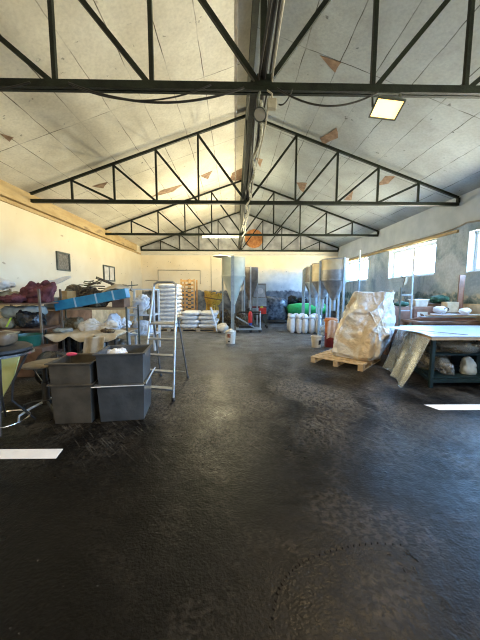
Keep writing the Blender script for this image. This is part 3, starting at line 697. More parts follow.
tag(MB().tube([(-4.9, 15.60, 2.2), (-4.2, 15.60, 2.2), (-4.2, 15.60, 2.75), (-3.2, 15.60, 2.75), (-1.9, 15.60, 2.75), (-1.9, 15.60, 2.0)], .014, 6).build('conduit', M_cable), 'thin dark conduit stepping across the cream back wall', 'conduit')
tag(MB().tube([(-1.3, 15.60, 3.5), (-1.3, 15.60, 1.5)], .012, 6).build('conduit', M_cable), 'thin dark vertical conduit on the back wall behind the white silo', 'conduit')

# ------------------------------------------------------------------ middle: pallets, sacks, machines
def pallet(label, loc, rz, L_, W_, mm=M_woodpale, h=.14):
    t = thing('wooden_pallet', label, 'pallet', loc, rz)
    n = 7; w = L_/(n*1.42)
    for k in range(n):
        x = -L_/2+w/2+k*(L_-w)/(n-1); MB().box(x-w/2, x+w/2, -W_/2, W_/2, h-.022, h).build('deck_board', mm, t, bevel=.002)
    for y in (-W_/2+.05, 0, W_/2-.05):
        MB().box(-L_/2, L_/2, y-.05, y+.05, h-.042, h-.0225).build('stringer', mm, t)
        for x in (-L_/2+.07, 0, L_/2-.07): MB().box(x-.07, x+.07, y-.05, y+.05, .02, h-.0425).build('block', mm, t, bevel=.003)
        MB().box(-L_/2, L_/2, y-.05, y+.05, 0, .0195).build('base_board', mm, t)
    return t
def pillow(seed, rad): 
    return MB().blob((0, 0, rad[2]), rad, 3.2, .022, 5, seed, 28, flat=.0, ridged=False)
pallet('low pallet under the white sacks in the middle of the hall', (-1.45, 11.55, 0), 0, 1.5, 1.1)
base = None
names = ['bottom', 'second', 'third', 'top']
for L_ in range(4):
    zc = .142+L_*.165; nx = 2
    for i in range(nx):
        for j in range(2):
            x = -1.45+(i-(nx-1)/2)*.74+(.05 if L_ % 2 else -.03); y = 11.27+j*.56; rz = random.uniform(-.06, .06)
            lab = 'full white sack in the %s layer on the low pallet' % names[L_]
            if base is None:
                base = tag(pillow(1, (.37, .28, .086)).build('white_sack', M_whitesack, smooth=True), lab, 'sack', 'white sacks layered on the low pallet'); base.location = (x, y, zc); base.rotation_euler.z = rz
            else: dup(base, (x, y, zc), rz+PI*(random.random() > .5), lab)
pallet('pallet under the tall white stack seen through the stepladder', (-2.62, 11.5, 0), 0, 1.0, .9)
b2 = None
for L_ in range(11):
    zc = .142+L_*.158
    for j in range(2):
        lab = ('full white sack in the lower half of the tall stack' if L_ < 5 else 'full white sack in the upper half of the tall stack') if L_ < 10 else 'full white sack crowning the tall stack behind the stepladder'
        if b2 is None:
            b2 = tag(pillow(5, (.42, .22, .083)).build('white_sack', M_whitesack, smooth=True), lab, 'sack', 'white sacks in the tall stack'); b2.location = (-2.62, 11.28, zc)
        else: dup(b2, (-2.62+random.uniform(-.03, .03), 11.28+.44*j, zc), PI*(random.random() > .5), lab)
# yellow rack end panel: pallets on end
yp = thing('yellow_stillage', 'tall yellow slotted stillage standing behind the white sacks', 'stillage', (-2.02, 12.7, 0))
for sx in (-.30, .26):
    MB().box(sx-.03, sx+.03, -.45, -.39, 0, 2.12).build('post', M_orangewood, yp); MB().box(sx-.03, sx+.03, .39, .45, 0, 2.12).build('post', M_orangewood, yp)
for k in range(12): MB().box(-.27, .23, -.44, -.40, .08+k*.175, .17+k*.175).build('slat', M_orangewood if k % 3 else M_wood, yp)
MB().box(-.01, .12, -.46, -.441, .0, 2.12).build('centre_upright', M_orangewood, yp)
for k in range(10): MB().box(-.02+.0, .13, -.475, -.461, .30+k*.175, .35+k*.175).build('slot_cover', M_brownscrap, yp)
ym = thing('yellow_mixer', 'battered yellow drum machine tilted on legs behind the white sacks', 'machine', (-1.03, 12.9, 0))
Mt = T(0, 0, 1.0) @ Matrix.Rotation(.16, 4, 'Y')
MB().lathe([(.0, .02), (.28, .0), (.33, .06), (.40, .22), (.43, .46), (.45, .50), (.40, .50), (.36, .25), (.0, .2)], 28, M=Mt).build('drum', M_yellow, ym, smooth=True)
m = MB()
for k in range(12):
    a = 2*PI*k/12; m.box(.40, .455, -.05, .05, .48, .57, Mt @ RZ(a))
m.build('drum_teeth', M_yellow, ym)
MB().lathe([(.440, .26), (.452, .27), (.452, .29), (.440, .30)], 28, M=Mt).build('band', M_wooddark, ym)
for x, y in ((-.3, -.2), (.25, -.25), (-.25, .25), (.3, .2)): MB().bar((x, y, 0), (x*.75, y*.7, 1.05), .08, .07).build('leg', M_yellow, ym)
MB().box(-.12, .12, -.2, .1, .35, 1.0).build('gear_case', M_yellow, ym, bevel=.02)
tag(MB().bar((-.66, 10.78, .02), (-.93, 10.90, .98), .11, .03).build('leaning_board', M_whitefilm), 'white board leaning down from the low sack pallet', 'board')
heap('canvas_heap', 'brown cloth bundle between the sacks and the white silo', 'cloth', (-.42, 12.3, 0), (.26, .25, .42), M_brownscrap, 2.2, .10, 5, 41)
heap('white_bag', 'slumped white bag on the floor behind the white bucket', 'bag', (-.50, 10.9, 0), (.24, .24, .18), M_creamsack, 2.2, .07, 5, 42)

def hopper(name, label, loc, r, zt, zc, zb, mm, mc, post=True, lid=False, postm=M_galv, postang=-PI/2, ring=True):
    t = thing(name, label, 'hopper', loc)
    MB().lathe([(r, zc), (r, zt), (r-.02, zt), (r-.02, zc)], 36).build('drum', mm, t, smooth=True)
    MB().lathe([(.07, zb), (r, zc-.001), (r-.02, zc-.001), (.055, zb)], 36).build('cone', mc, t, smooth=True)
    if ring: MB().lathe([(r+.002, zc-.025), (r+.02, zc-.02), (r+.02, zc+.02), (r+.002, zc+.025)], 36).build('ring', mc, t)
    MB().lathe([(r+.002, zt-.04), (r+.02, zt-.035), (r+.02, zt), (r+.002, zt)], 36).build('rim', mc, t)
    MB().lathe([(.07, zb-.35), (.07, zb)], 16).build('outlet', postm, t, smooth=True)
    for k in range(3):
        a = postang+2*PI*k/3; x, y = (r+.055)*math.cos(a), (r+.055)*math.sin(a)
        MB().box(x-.032, x+.032, y-.032, y+.032, 0, zt-(.05 if k else -.02)).build('leg', postm, t)
    return t
hA = hopper('silo_hopper', 'tall pale green grey silo hopper in the middle of the hall', (-.05, 11.55, 0), .47, 2.96, 2.22, 1.05, M_hopA, M_hopA, postm=M_bluegrey)
MB().lathe([(0, .0), (.40, .0), (.42, .012), (.40, .024), (0, .03)], 30, M=T(-.42, -.1, 2.97) @ Matrix.Rotation(.05, 4, 'Y')).build('lid', M_hopgrey, hA)
MB().box(-.10, -.0, -.545, -.50, .0, 2.97).build('front_column', M_bluegrey, hA)
# wheeled base of silo
cart = thing('wheeled_base', 'blue grey wheeled base frame under the middle silo', 'trolley', (.35, 11.0, 0))
MB().bar((-.30, -.15, .62), (.55, -.15, .12), .06, .05).build('sloping_rail', M_bluegrey, cart)
MB().box(-.3, .7, -.2, -.14, .10, .16).build('base_rail', M_bluegrey, cart); MB().box(-.3, .7, .1, .16, .10, .16).build('base_rail', M_bluegrey, cart)
MB().box(-.18, .45, -.12, .08, .16, .26).build('motor_tray', M_black, cart)
MB().tube([(.64, -.17, .16), (.64, -.17, .85)], .025).build('upright', M_galv, cart)
MB().tube([(-.2, -.17, .80), (.66, -.17, .80)], .03).build('top_rail', M_black, cart)
for x in (-.25, .28, .64):
    MB().lathe([(.0, -.02), (.06, -.02), (.065, -.012), (.065, .012), (.06, .02), (0, .02)], 18, M=T(x, -.17, .066) @ Matrix.Rotation(PI/2, 4, 'X')).build('wheel', M_black, cart, smooth=True)
ex = thing('fire_extinguisher', 'red cylinder with a blue foot hung on the wheeled base', 'extinguisher', (.60, 10.70, .30))
MB().lathe([(.0, .10), (.075, .10), (.08, .13), (.08, .46), (.05, .52), (.02, .54), (0, .54)], 20).build('cylinder', M_red, ex, smooth=True)
MB().lathe([(.0, 0), (.07, 0), (.07, .10), (0, .10)], 20).build('foot', M_bluep, ex, smooth=True)
MB().box(-.02, .05, -.015, .015, .54, .58).build('valve', M_black, ex)
heap('machine_parts', 'dark greasy machine parts in the silo base', 'machine parts', (.30, 11.75, .0), (.30, .18, .40), M_brownscrap, 2.2, .10, 7, 44)
hB = hopper('silo_hopper', 'smaller brown grey silo hopper right behind the middle silo', (.72, 13.2, 0), .36, 2.70, 2.02, 1.18, M_hopB, M_hopB, postm=M_galv, ring=False)
mc = thing('control_cabinet', 'pale blue machine cabinet with a dark red band', 'machine', (1.28, 13.9, 0))
MB().box(-.42, .26, -.3, .3, .62, 1.28).build('cabinet_body', M_bluegrey, mc, bevel=.01)
MB().box(-.40, .24, -.28, .28, 1.285, 1.98).build('upper_housing', M_galv, mc, bevel=.01)
m = MB(); m.box(-.40, .24, -.31, -.285, 1.90, 1.98); m.box(-.40, .24, -.31, -.285, 1.29, 1.33); m.box(.20, .24, -.31, -.285, 1.33, 1.9); m.box(-.40, -.36, -.31, -.285, 1.33, 1.9); m.build('window_frame', M_hopgrey, mc)
MB().lathe([(.0, 0), (.14, 0), (.15, .01), (.13, .02), (0, .02)], 24, M=T(-.05, -.30, 1.62) @ Matrix.Rotation(PI/2, 4, 'X')).build('round_port', M_whitefilm, mc)
MB().box(-.425, .265, -.305, -.29, .80, .88).build('red_band', M_dkred, mc)
for sx in (-.38, .22):
    for sy in (-.26, .26): MB().box(sx-.03, sx+.03, sy-.03, sy+.03, 0, .62).build('leg', M_steel_grey, mc)
rb = thing('red_toolbox', 'red toolbox on the trolley in front of the machine cabinet', 'toolbox', (1.24, 12.3, .62))
MB().box(-.18, .14, -.15, .15, 0, .26).build('box_body', M_red, rb, bevel=.015)
MB().lathe([(.0, 0), (.07, 0), (.05, .07), (0, .09)], 14, c=(-.05, 0, .261)).build('yellow_cap', M_limeyel, rb, smooth=True)
tr2 = thing('trolley', 'dark trolley carrying the red toolbox', 'trolley', (1.15, 12.3, 0))
MB().box(-.35, .28, -.22, .22, .585, .615).build('deck', M_black, tr2)
for sx in (-.32, .25):
    for sy in (-.2, .2): lg = MB().box(sx-.02, sx+.02, sy-.02, sy+.02, .10, .585).build('leg', M_steel_grey, tr2); MB().lathe([(.0, -.015), (.05, -.015), (.05, .015), (0, .015)], 14, M=T(sx, sy, .05) @ Matrix.Rotation(PI/2, 4, 'X')).build('wheel', M_black, lg)
# bucket with printed label
bk = thing('white_bucket', 'white bucket with a brown printed label in front of the middle silo', 'bucket', (-.13, 8.55, 0))
MB().lathe([(.0, 0), (.135, 0), (.165, .36), (.172, .362), (.172, .385), (.158, .385), (.128, .02), (0, .02)], 30).build('bucket_body', M_creamsack, bk, smooth=True)
def band(m, r0, r1, z0, z1, a0, a1, n=8): return m.grid(lambda u, v: ((r0+(r1-r0)*v)*math.cos(a0+(a1-a0)*u), (r0+(r1-r0)*v)*math.sin(a0+(a1-a0)*u), z0+(z1-z0)*v), n, 1)
def rb_(z): return .135+.03*z/.36+.003
band(MB(), rb_(.20), rb_(.31), .20, .31, -2.2, -1.55).build('label', M_redprint, bk, solid=.001)
band(MB(), rb_(.06), rb_(.10), .06, .10, -2.1, -1.7).build('label', M_ink, bk, solid=.001)
MB().tube([(-.168, 0, .36), (-.15, -.1, .30), (0, -.175, .26), (.15, -.1, .30), (.168, 0, .36)], .004, 5).build('bail_handle', M_galv, bk)
heap('rag', 'pale rag stuffed in the top of the white bucket', 'rag', (-.13, 8.55, .30), (.13, .13, .09), M_creamsack, 2, .03, 9, 45)

# back right: wrapped bale, black bags, green roll
m = MB().blob((0, 0, 0), (.72, .55, .70), 3.4, .07, 3, 51, 48, flat=-.62)
o = m.build('wrapped_bale', M_wrap, smooth=True); o.location = (2.05, 14.85, .63); tag(o, 'big bale wrapped in dark blue grey film against the back wall', 'bale')
heap('scrap_hose', 'dark flattened hose heap at the foot of the wrapped bale', 'hose', (2.15, 14.0, 0), (.60, .22, .10), M_black, 2.4, .04, 5, 52)
heap('black_sack', 'large black sack lying under the green roll', 'sack', (3.55, 14.35, .0), (.75, .35, .22), M_blackplastic, 2.6, .06, 4, 53)
heap('black_sack', 'shiny black sack heaped above the green roll on the left', 'sack', (3.10, 14.95, .86), (.30, .25, .28), M_blackplastic, 2.3, .08, 5, 54)
heap('black_sack', 'shiny black sack heaped above the green roll nearer the hoppers', 'sack', (3.62, 14.95, .86), (.26, .25, .25), M_blackplastic, 2.3, .08, 5, 55)
tag(MB().box(2.85, 4.1, 14.7, 15.2, 0, .855).build('low_crate', M_wooddark, bevel=.02), 'dark crate by the back wall under the black sacks', 'crate')
gr = thing('green_roll', 'bright green plastic roll lying beside the wrapped bale', 'roll', (0, 0, 0))
MB().tube([(2.72, 14.35, .66), (2.80, 14.35, .67), (3.2, 14.33, .70), (3.8, 14.30, .72), (4.6, 14.25, .72)], [.20, .27, .30, .29, .27], 28).build('roll_body', M_green, gr, smooth=True)
MB().tube([(2.70, 14.35, .66), (2.66, 14.35, .66)], [.10, .09], 16).build('core', M_tub, gr, smooth=True)

# four right hand hoppers
g = 'row of grey hoppers along the right wall'
HP = [(3.40, 9.6, 'nearest hopper of the right row, tan above and grey below', M_tan, M_hopgrey), (3.47, 11.05, 'second hopper of the right row, tan with a grey cone', M_tan, M_hopgrey),
      (3.55, 12.35, 'third hopper of the right row, plain dull grey', M_hopgrey, M_galv), (3.72, 13.3, 'last hopper of the right row, darkest grey, partly hidden', M_hopB, M_hopgrey)]
for x, y, lab, a_, b_ in HP:
    h = hopper('grey_hopper', lab, (x, y, 0), .42, 2.69, 1.98, 1.30, a_, b_, postm=M_bluegrey, postang=-PI/2+.35); h['group'] = g
    if a_ is M_tan and y < 10: MB().lathe([(.422, 1.99), (.424, 2.30), (.421, 2.32)], 36).build('stain_band', M_hopgrey, h, smooth=True)
# upright sacks with tied necks
s0 = None
for i in range(5):
    for j in range(4):
        x = 2.22+i*.235+.05*(j % 2)+random.uniform(-.012, .012); y = 10.65+j*.245+random.uniform(-.012, .012)-.05*i; z = 0
        if any(math.hypot(x-(hx+.475*math.cos(-PI/2+.35+2*PI*q/3)), y-(hy+.475*math.sin(-PI/2+.35+2*PI*q/3))) < .17 for hx, hy in ((3.4, 9.6), (3.47, 11.05), (3.55, 12.35)) for q in range(3)): continue
        lab = 'upright pale sack with a tied white neck in the front row below the hoppers' if j == 0 else 'upright pale sack with a tied white neck behind the front row of sacks'
        if s0 is None:
            s0 = thing('tied_sack', lab, 'sack', (x, y, z), group='tied sacks standing below the hoppers')
            MB().blob((0, 0, .29), (.106, .106, .29), 3, .012, 8, 61, 20, flat=0, ridged=False).build('sack_body', M_whitesack, s0, smooth=True)
            MB().blob((0, 0, .64), (.105, .105, .085), 2, .05, 13, 62, 18).build('tied_neck', M_whitefilm, s0, smooth=True)
        else: dup(s0, (x, y, z), random.uniform(0, 6), lab)
pr = thing('floor_pump', 'small grey pump with dark fittings beside the tied sacks', 'pump', (3.30, 10.1, 0))
MB().box(-.16, .14, -.12, .12, 0, .16).build('base', M_black, pr)
MB().lathe([(.0, -.16), (.10, -.16), (.11, -.12), (.11, .1), (.06, .16), (0, .16)], 20, M=T(0, 0, .28) @ Matrix.Rotation(PI/2, 4, 'Y')).build('motor', M_galv, pr, smooth=True)
MB().lathe([(.035, .36), (.035, .55), (.05, .56), (.05, .60)], 14, c=(-.05, 0, 0)).build('neck', M_bluegrey, pr, smooth=True)
wp = thing('white_pail', 'small white pail with a printed side near the big bag', 'bucket', (2.36, 7.95, 0))
MB().lathe([(.0, 0), (.125, 0), (.15, .30), (.165, .302), (.165, .33), (.145, .33), (.12, .02), (0, .02)], 28).build('pail_body', M_creamsack, wp, smooth=True)
band(MB(), .137, .147, .09, .22, -1.4, -.7).build('label', M_ink, wp, solid=.001)
MB().tube([(-.16, 0, .30), (-.1, -.13, .36), (.1, -.13, .36), (.16, 0, .30)], .004, 5).build('bail_handle', M_galv, wp)
od = thing('orange_drum', 'narrow orange and dark red drum standing behind the big bag', 'drum', (2.78, 8.0, 0))
MB().lathe([(0, 0), (.15, 0), (.16, .02), (.16, .42), (0, .42)], 24).build('lower_drum', M_dkred, od, smooth=True)
MB().lathe([(0, .421), (.15, .421), (.16, .44), (.16, .72), (.19, .74), (.19, .80), (.16, .82), (.16, .84), (0, .84)], 24).build('upper_drum', M_orange, od, smooth=True)
tag(MB().grid(lambda u, v: (2.62+.3*u-.03*v, 7.80-.015*math.sin(u*14)-.03*v, .76-.50*v+.05*math.sin(u*4)), 18, 14).build('peach_cloth', M_peach, smooth=True, solid=.006), 'peach cloth hanging down the front of the orange drum', 'cloth')
heap('plastic_bag', 'clear plastic bag by the hopper legs behind the orange drum', 'plastic bag', (2.95, 9.0, 0), (.20, .2, .26), M_clear, 2.3, .06, 6, 46)

# ------------------------------------------------------------------ big bag on pallet
ang = math.radians(47.5)
pallet('wooden pallet under the big crumpled bag', (2.58, 6.30, 0), ang, 1.28, 1.14)
bb = thing('bulk_bag', 'big crumpled beige and silver bulk bag standing on the pallet', 'bulk bag', (2.86, 6.38, .145), ang)
def bagmesh():
    m = MB(); seg, rows = 170, 100; rings = []
    ca, sa = math.cos(-ang), math.sin(-ang)
    for i in range(rows+1):
        t = i/rows; z = 1.42*t
        w = 1.07-.27*t; ring = []
        lean = .33*t; lx, ly = lean*ca-0*sa, lean*sa       # the bag leans towards world +x as it rises
        ez = .55+.25*(1-t)
        for k in range(seg):
            a = 2*PI*k/seg; e = .5
            x = math.copysign(abs(math.cos(a))**e, math.cos(a)); y = math.copysign(abs(math.sin(a))**e, math.sin(a))
            rx, ry = .60*w, .53*w
            bulge = 1+.07*math.sin(PI*min(1, t*1.3))
            if t < .06: bulge *= .90+.10*t/.06
            p = V3((x*rx*bulge+lx, y*ry*bulge+ly, z))
            q = V3((p.x*2.6, p.y*2.6, z*2.0+4))
            g0 = V3((q.x, q.y, q.z*.55))*.62+V3((noise.noise(q*.8), noise.noise(q*.8+V3((5, 5, 5))), 0))*.35; v1 = noise.voronoi(g0)[0]; v2 = noise.voronoi(q*1.5+V3((3, 1, 2)))[0]; v3 = noise.voronoi(q*3.6)[0]
            cr = .20*min(v1[1]-v1[0], .6) + .05*min(v2[1]-v2[0], .5) + .012*min(v3[1]-v3[0], .5) - .08 + .05*noise.noise(q*.5)
            # long pulled creases running down from the corners
            wv = 1.3*noise.noise(q*.45)
            cr += .045*(1-min(1, abs(math.sin((a*1.5-z*1.5+wv)*1.9))*2.2)) + .03*(1-min(1, abs(math.sin((a*2.2+z*2.3-wv)*2.3))*2.6))*(.3+.7*t) - .02
            n_ = V3((x, y, 0)).normalized(); p += n_*cr
            corner = (abs(x*y))**2
            if t > .9: p.z += .12*corner*(t-.9)/.1*(1.3 if x > 0 and y < 0 else .6)
            ring.append(m.bm.verts.new(p))
        rings.append(ring)
    for A_, B_ in zip(rings, rings[1:]):
        for k in range(seg): m.bm.faces.new((A_[k], A_[(k+1) % seg], B_[(k+1) % seg], B_[k]))
    prev = rings[-1]; c = sum((v.co for v in prev), V3())/seg
    for f in (.82, .6, .38, .18):
        ring = []
        for v in rings[-1]:
            p = c.lerp(v.co, f); p.z = c.z*f*0+v.co.z*f+(c.z-.03)*(1-f)+.05*noise.noise(V3((p.x*5, p.y*5, 9)))
            ring.append(m.bm.verts.new(p))
        for k in range(seg): m.bm.faces.new((prev[k], prev[(k+1) % seg], ring[(k+1) % seg], ring[k]))
        prev = ring
    cv = m.bm.verts.new(c-V3((0, 0, .03)))
    for k in range(seg): m.bm.faces.new((prev[k], prev[(k+1) % seg], cv))
    m.bm.faces.new(rings[0][::-1]); return m
def foil_mat():
    s = NB('crumpled_bulk_bag')
    col = s.ramp(s.noise(1.5, 4, dist=.8), [(.42, (.60, .50, .37)), (.52, (.72, .73, .75))])  # warm lamp and window light on a whitish bag, painted as patches
    def edge(sc, dv):
        v = s.N.new('ShaderNodeTexVoronoi'); v.feature = 'DISTANCE_TO_EDGE'; v.inputs['Scale'].default_value = sc
        n = s.N.new('ShaderNodeTexNoise'); n.inputs['Scale'].default_value = sc*.6; s.L.new(s.tc, n.inputs['Vector'])
        a = s.N.new('ShaderNodeVectorMath'); a.operation = 'MULTIPLY_ADD'; s.L.new(n.outputs['Color'], a.inputs[0]); a.inputs[1].default_value = (dv, dv, dv*.4); s.L.new(s.tc, a.inputs[2])
        s.L.new(a.outputs[0], v.inputs['Vector']); return v.outputs['Distance']
    h = s.math('ADD', s.math('MULTIPLY', edge(3.4, .5), 1.6), s.math('ADD', s.math('MULTIPLY', edge(8, .25), .8), s.math('MULTIPLY', edge(17, .1), .35)))
    s.b.inputs['Metallic'].default_value = .12
    return s.fin(col, .34, h, .8, .035)
M_foil = foil_mat()
bagmesh().build('bag_body', M_foil, bb, smooth=True)
heap('black_sack', 'black sack on the floor between the big bag and the white table', 'sack', (3.76, 6.17, 0), (.22, .26, .27), M_blackplastic, 2.3, .06, 5, 71)

# ------------------------------------------------------------------ right: white table and clutter
tbw = thing('work_table', 'long white topped work table on a dark green frame at the right', 'table', (0, 0, 0))
TP = [(3.18, 4.42), (5.25, 4.42), (5.25, 5.85), (3.50, 5.85)]
MB().prism([(x, y, .865) for x, y in TP], (0, 0, .02)).build('tabletop', M_laminate, tbw, bevel=.004)
MB().prism([(x+(.02 if x < 4 else -.02), y+(.015 if y < 5 else -.02), .815) for x, y in TP], (0, 0, .0485)).build('table_edge', M_wood, tbw)
LG = [(3.28, 4.5), (5.1, 4.5), (3.6, 5.7), (5.1, 5.7)]
for x, y in LG: MB().box(x-.026, x+.026, y-.026, y+.026, 0, .814).build('leg', M_dkteal, tbw)
m = MB(); m.bar((3.28, 4.5, .12), (5.1, 4.5, .12), .04, .06); m.bar((3.6, 5.7, .12), (5.1, 5.7, .12), .04, .06); m.bar((3.28, 4.5, .12), (3.6, 5.7, .12), .04, .06); m.build('frame_rail', M_dkteal, tbw)
MB().prism([(3.34, 4.53, .152), (5.08, 4.53, .152), (5.08, 5.66, .152), (3.62, 5.66, .152)], (0, 0, .018)).build('lower_shelf', M_dkteal, tbw)
ws = MB().prism([(2.92, 5.50, .90), (3.30, 4.72, .8875), (3.52, 4.60, .8875), (3.75, 5.62, .889)], (0, 0, .004)).build('white_sheet', M_laminate)
tag(ws, 'thin white sheet overhanging the left corner of the white table', 'sheet')
tag(MB().bar((3.25, 5.15, .897), (3.85, 4.5, .893), .02, .006).build('steel_rule', M_ink), 'thin dark rule lying across the white table corner', 'rule')
def curt(u, v):
    x = 3.14+.32*u - v*(.42-.12*u) + .035*math.sin(u*17+v*3)*(.2+v); y = 4.40+1.4*u-.05*math.sin(u*14)*v-.02
    return (x, y, .845-.80*v)
tag(MB().grid(curt, 36, 20).build('plastic_curtain', M_clear, smooth=True, solid=.004), 'cloudy plastic sheet hanging from the left end of the table', 'plastic sheet')
heap('plastic_bag', 'cloudy plastic bag bulging under the left of the table', 'plastic bag', (3.66, 5.14, .172), (.24, .30, .26), M_clearbrown, 2.3, .12, 4, seed=81)
def bundle(name, label, c, rad, mm, seed, z): return heap(name, label, 'plastic bag', (c[0], c[1], z), rad, mm, 2.2, .11, 4.5, seed=seed, seg=72)
m = MB().prism([(3.40, 4.62, .52), (5.05, 4.62, .52), (5.05, 5.3, .52), (3.6, 5.3, .52)], (0, 0, .018)); m.build('middle_shelf', M_dkteal, tbw)
bundle('plastic_bag', 'smoky plastic bundle filling the middle shelf under the table front', (3.92, 4.84, 0), (.44, .22, .135), M_clearbrown, 82, .54)
bundle('plastic_bag', 'smoky plastic bundle at the right on the middle shelf under the table', (4.72, 4.86, 0), (.34, .22, .125), M_clearbrown, 83, .54)
bundle('plastic_bag', 'creased clear bag on the lower shelf near the table leg', (3.66, 4.70, 0), (.17, .12, .15), M_clearbrown, 84, .172)
tag(MB().box(4.3, 4.95, 4.8, 5.4, .172, .50).build('storage_box', M_dkteal, bevel=.01), 'dark teal box on the lower shelf of the white table', 'box')
heap('grey_bag', 'dull grey bag at the right on the lower table shelf', 'bag', (4.08, 4.74, .172), (.12, .10, .17), M_greysheet, 2.4, .06, 5, seed=85)

def hl(name, label, x0, x1, y0, y1, z0, z1, mm, cat, bev=.01): return tag(MB().box(x0, x1, y0, y1, z0, z1).build(name, mm, bevel=bev), label, cat)
cr = thing('wooden_cupboard', 'red brown wooden cupboard behind the white table', 'cupboard', (4.45, 7.15, 0))
MB().box(-.62, .62, -.25, .25, 0, 1.22).build('body', M_woodred, cr, bevel=.008)
for x0, x1 in ((-.60, -.02), (.02, .60)):
    d = MB().box(x0, x1, -.272, -.251, .04, 1.18).build('door', M_woodred, cr, bevel=.004)
    MB().box((x0+x1)/2+.22*(1 if x0 < 0 else -1)-.01, (x0+x1)/2+.22*(1 if x0 < 0 else -1)+.01, -.29, -.2725, .60, .70).build('handle', M_black, d)
MB().box(.0+.10, .36, -.276, -.2725, .84, 1.10).build('notice', M_label, cr)
m = MB()
m.bar((.17, -.278, 1.05), (.27, -.278, 1.0), .04, .002, up=(0, 1, 0)); m.bar((.20, -.278, 1.02), (.20, -.278, .90), .035, .002, up=(0, 1, 0)); m.bar((.20, -.278, .92), (.27, -.278, .90), .04, .002, up=(0, 1, 0))
m.build('printed_mark', M_wooddark, cr)
bs = thing('white_basket', 'pale plastic basket on top of the wooden cupboard', 'basket', (4.72, 7.12, 1.225))
MB().box(-.15, .15, -.13, .13, 0, .16, taper=1.12).build('basket_body', M_creamsack, bs, bevel=.01); MB().box(-.185, .185, -.165, .165, .161, .18).build('basket_rim', M_whitesack, bs, bevel=.004)
heap('green_cloth', 'dark green cloth left of the pale basket on the cupboard', 'cloth', (4.30, 7.15, 1.222), (.18, .16, .07), M_dkgreen, 2.1, .04, 7, 91)
heap('green_cloth', 'dark green cloth heap between the pale basket and the wall', 'cloth', (5.25, 7.1, 1.30), (.22, .2, .11), M_dkgreen, 2.1, .06, 6, 92)
hl('low_crate', 'dark crate against the right wall beside the wooden cupboard', 5.09, 5.66, 6.75, 7.4, 0, 1.29, M_wooddark, 'crate')
wb = thing('work_bench', 'cluttered dark workbench behind the white table by the right wall', 'bench', (4.85, 6.28, 0))
MB().box(-.85, .80, -.32, .35, .90, .95).build('bench_top', M_wooddark, wb, bevel=.005)
for sx in (-.78, .72):
    for sy in (-.27, .3): MB().box(sx-.035, sx+.035, sy-.035, sy+.035, 0, .90).build('leg', M_wooddark, wb)
MB().box(-.80, .75, -.29, -.27, .55, .90).build('apron', M_wooddark, wb)
random.seed(11)
labs = ['dark plank lying lowest across the bench behind the white table', 'pinkish plank angled across the bench behind the white table', 'blue grey plank angled on the cluttered bench', 'brown plank topmost on the cluttered bench', 'pale thin plank at the right of the cluttered bench']
pm = [M_wooddark, M_woodred, M_bluegrey, M_wood, M_whitefilm]
for k in range(5):
    z = .957+k*.032
    tag(MB().bar((4.05+.10*k, 6.38-.04*k, z+.012), (5.25+.05*k, 6.02+.06*(k % 3), z+.012), .13, .022).build('plank', pm[k], bevel=.003), labs[k], 'plank', 'planks on the cluttered bench')
sgn = thing('printed_bag', 'white plastic bag with a black curved mark on the bench planks', 'bag', (4.58, 6.16, 1.118))
MB().blob((0, 0, .085), (.16, .11, .09), 2.3, .035, 7, 95, 30, flat=0).build('bag_body', M_whitefilm, sgn, smooth=True)
MB().tube([(.05+.05*math.cos(t), -.135, .10+.035*math.sin(t)) for t in (-.9+.5*k for k in range(9))], .010, 6).build('printed_mark', M_ink, sgn)
tag(MB().bar((5.30, 6.50, .955), (5.37, 6.58, 1.99), .13, .035, up=(0, 1, 0)).build('upright_board', M_woodred), 'upright brown board leaning at the right wall below the windows', 'board')
hl('cardboard_box', 'cream cardboard box standing on the bench against the right wall', 5.42, 5.62, 5.96, 6.56, .955, 1.32, M_beige, 'box')
carton('cream_box', 'cream box beside the upright board on the cluttered bench', 4.93, 5.2, 6.40, 6.60, 1.12, 1.36, M_beige)
heap('white_bag', 'small white bag at the right end of the cluttered bench', 'bag', (5.08, 6.08, 1.12), (.14, .1, .07), M_whitefilm, 2.2, .04, 7, 96)
l2 = thing('trestle_ladder', 'narrow dark steel ladder standing behind the big bag', 'ladder', (4.07, 6.62, 0))
for sx in (-.12, .14): MB().bar((sx*1.15, -.03, 0), (sx, 0, 1.98 if sx > 0 else 1.70), .03, .03).build('rail', M_steel_grey if sx < 0 else M_bluegrey, l2)
for z in (.4, .8, 1.15, 1.52): MB().bar((-.125, -.005, z), (.145, -.005, z), .026, .026).build('rung', M_bluegrey, l2)
hk = thing('looped_hook', 'hooked bar with a dark loop and cloth hanging on the narrow ladder', 'hook', (3.96, 6.55, 1.70))
MB().tube([(.0+.075*math.cos(t), 0, .28+.055*math.sin(t)) for t in (.4+.55*k for k in range(10))], .010, 6).build('loop', M_black, hk, smooth=True)
MB().bar((-.02, 0, -.02), (.04, 0, .24), .03, .012).build('shaft', M_steel_grey, hk); MB().bar((.02, -.02, .06), (.06, -.02, .26), .05, .014).build('cloth_strip', M_beige, hk)
tag(MB().tube([(3.98, 9.0, 0), (3.98, 9.0, 2.9)], .028).build('standpipe', M_bluegrey, smooth=True), 'slim blue grey pipe standing right of the nearest hopper', 'pipe')
hl('storage_crate', 'dark crate on the floor behind the big bag by the right wall', 4.3, 5.4, 8.3, 9.0, 0, .95, M_wooddark, 'crate')
heap('white_bag', 'pale bag on the dark crate behind the big bag', 'bag', (4.7, 8.6, .952), (.3, .22, .14), M_creamsack, 2.3, .06, 5, 97)

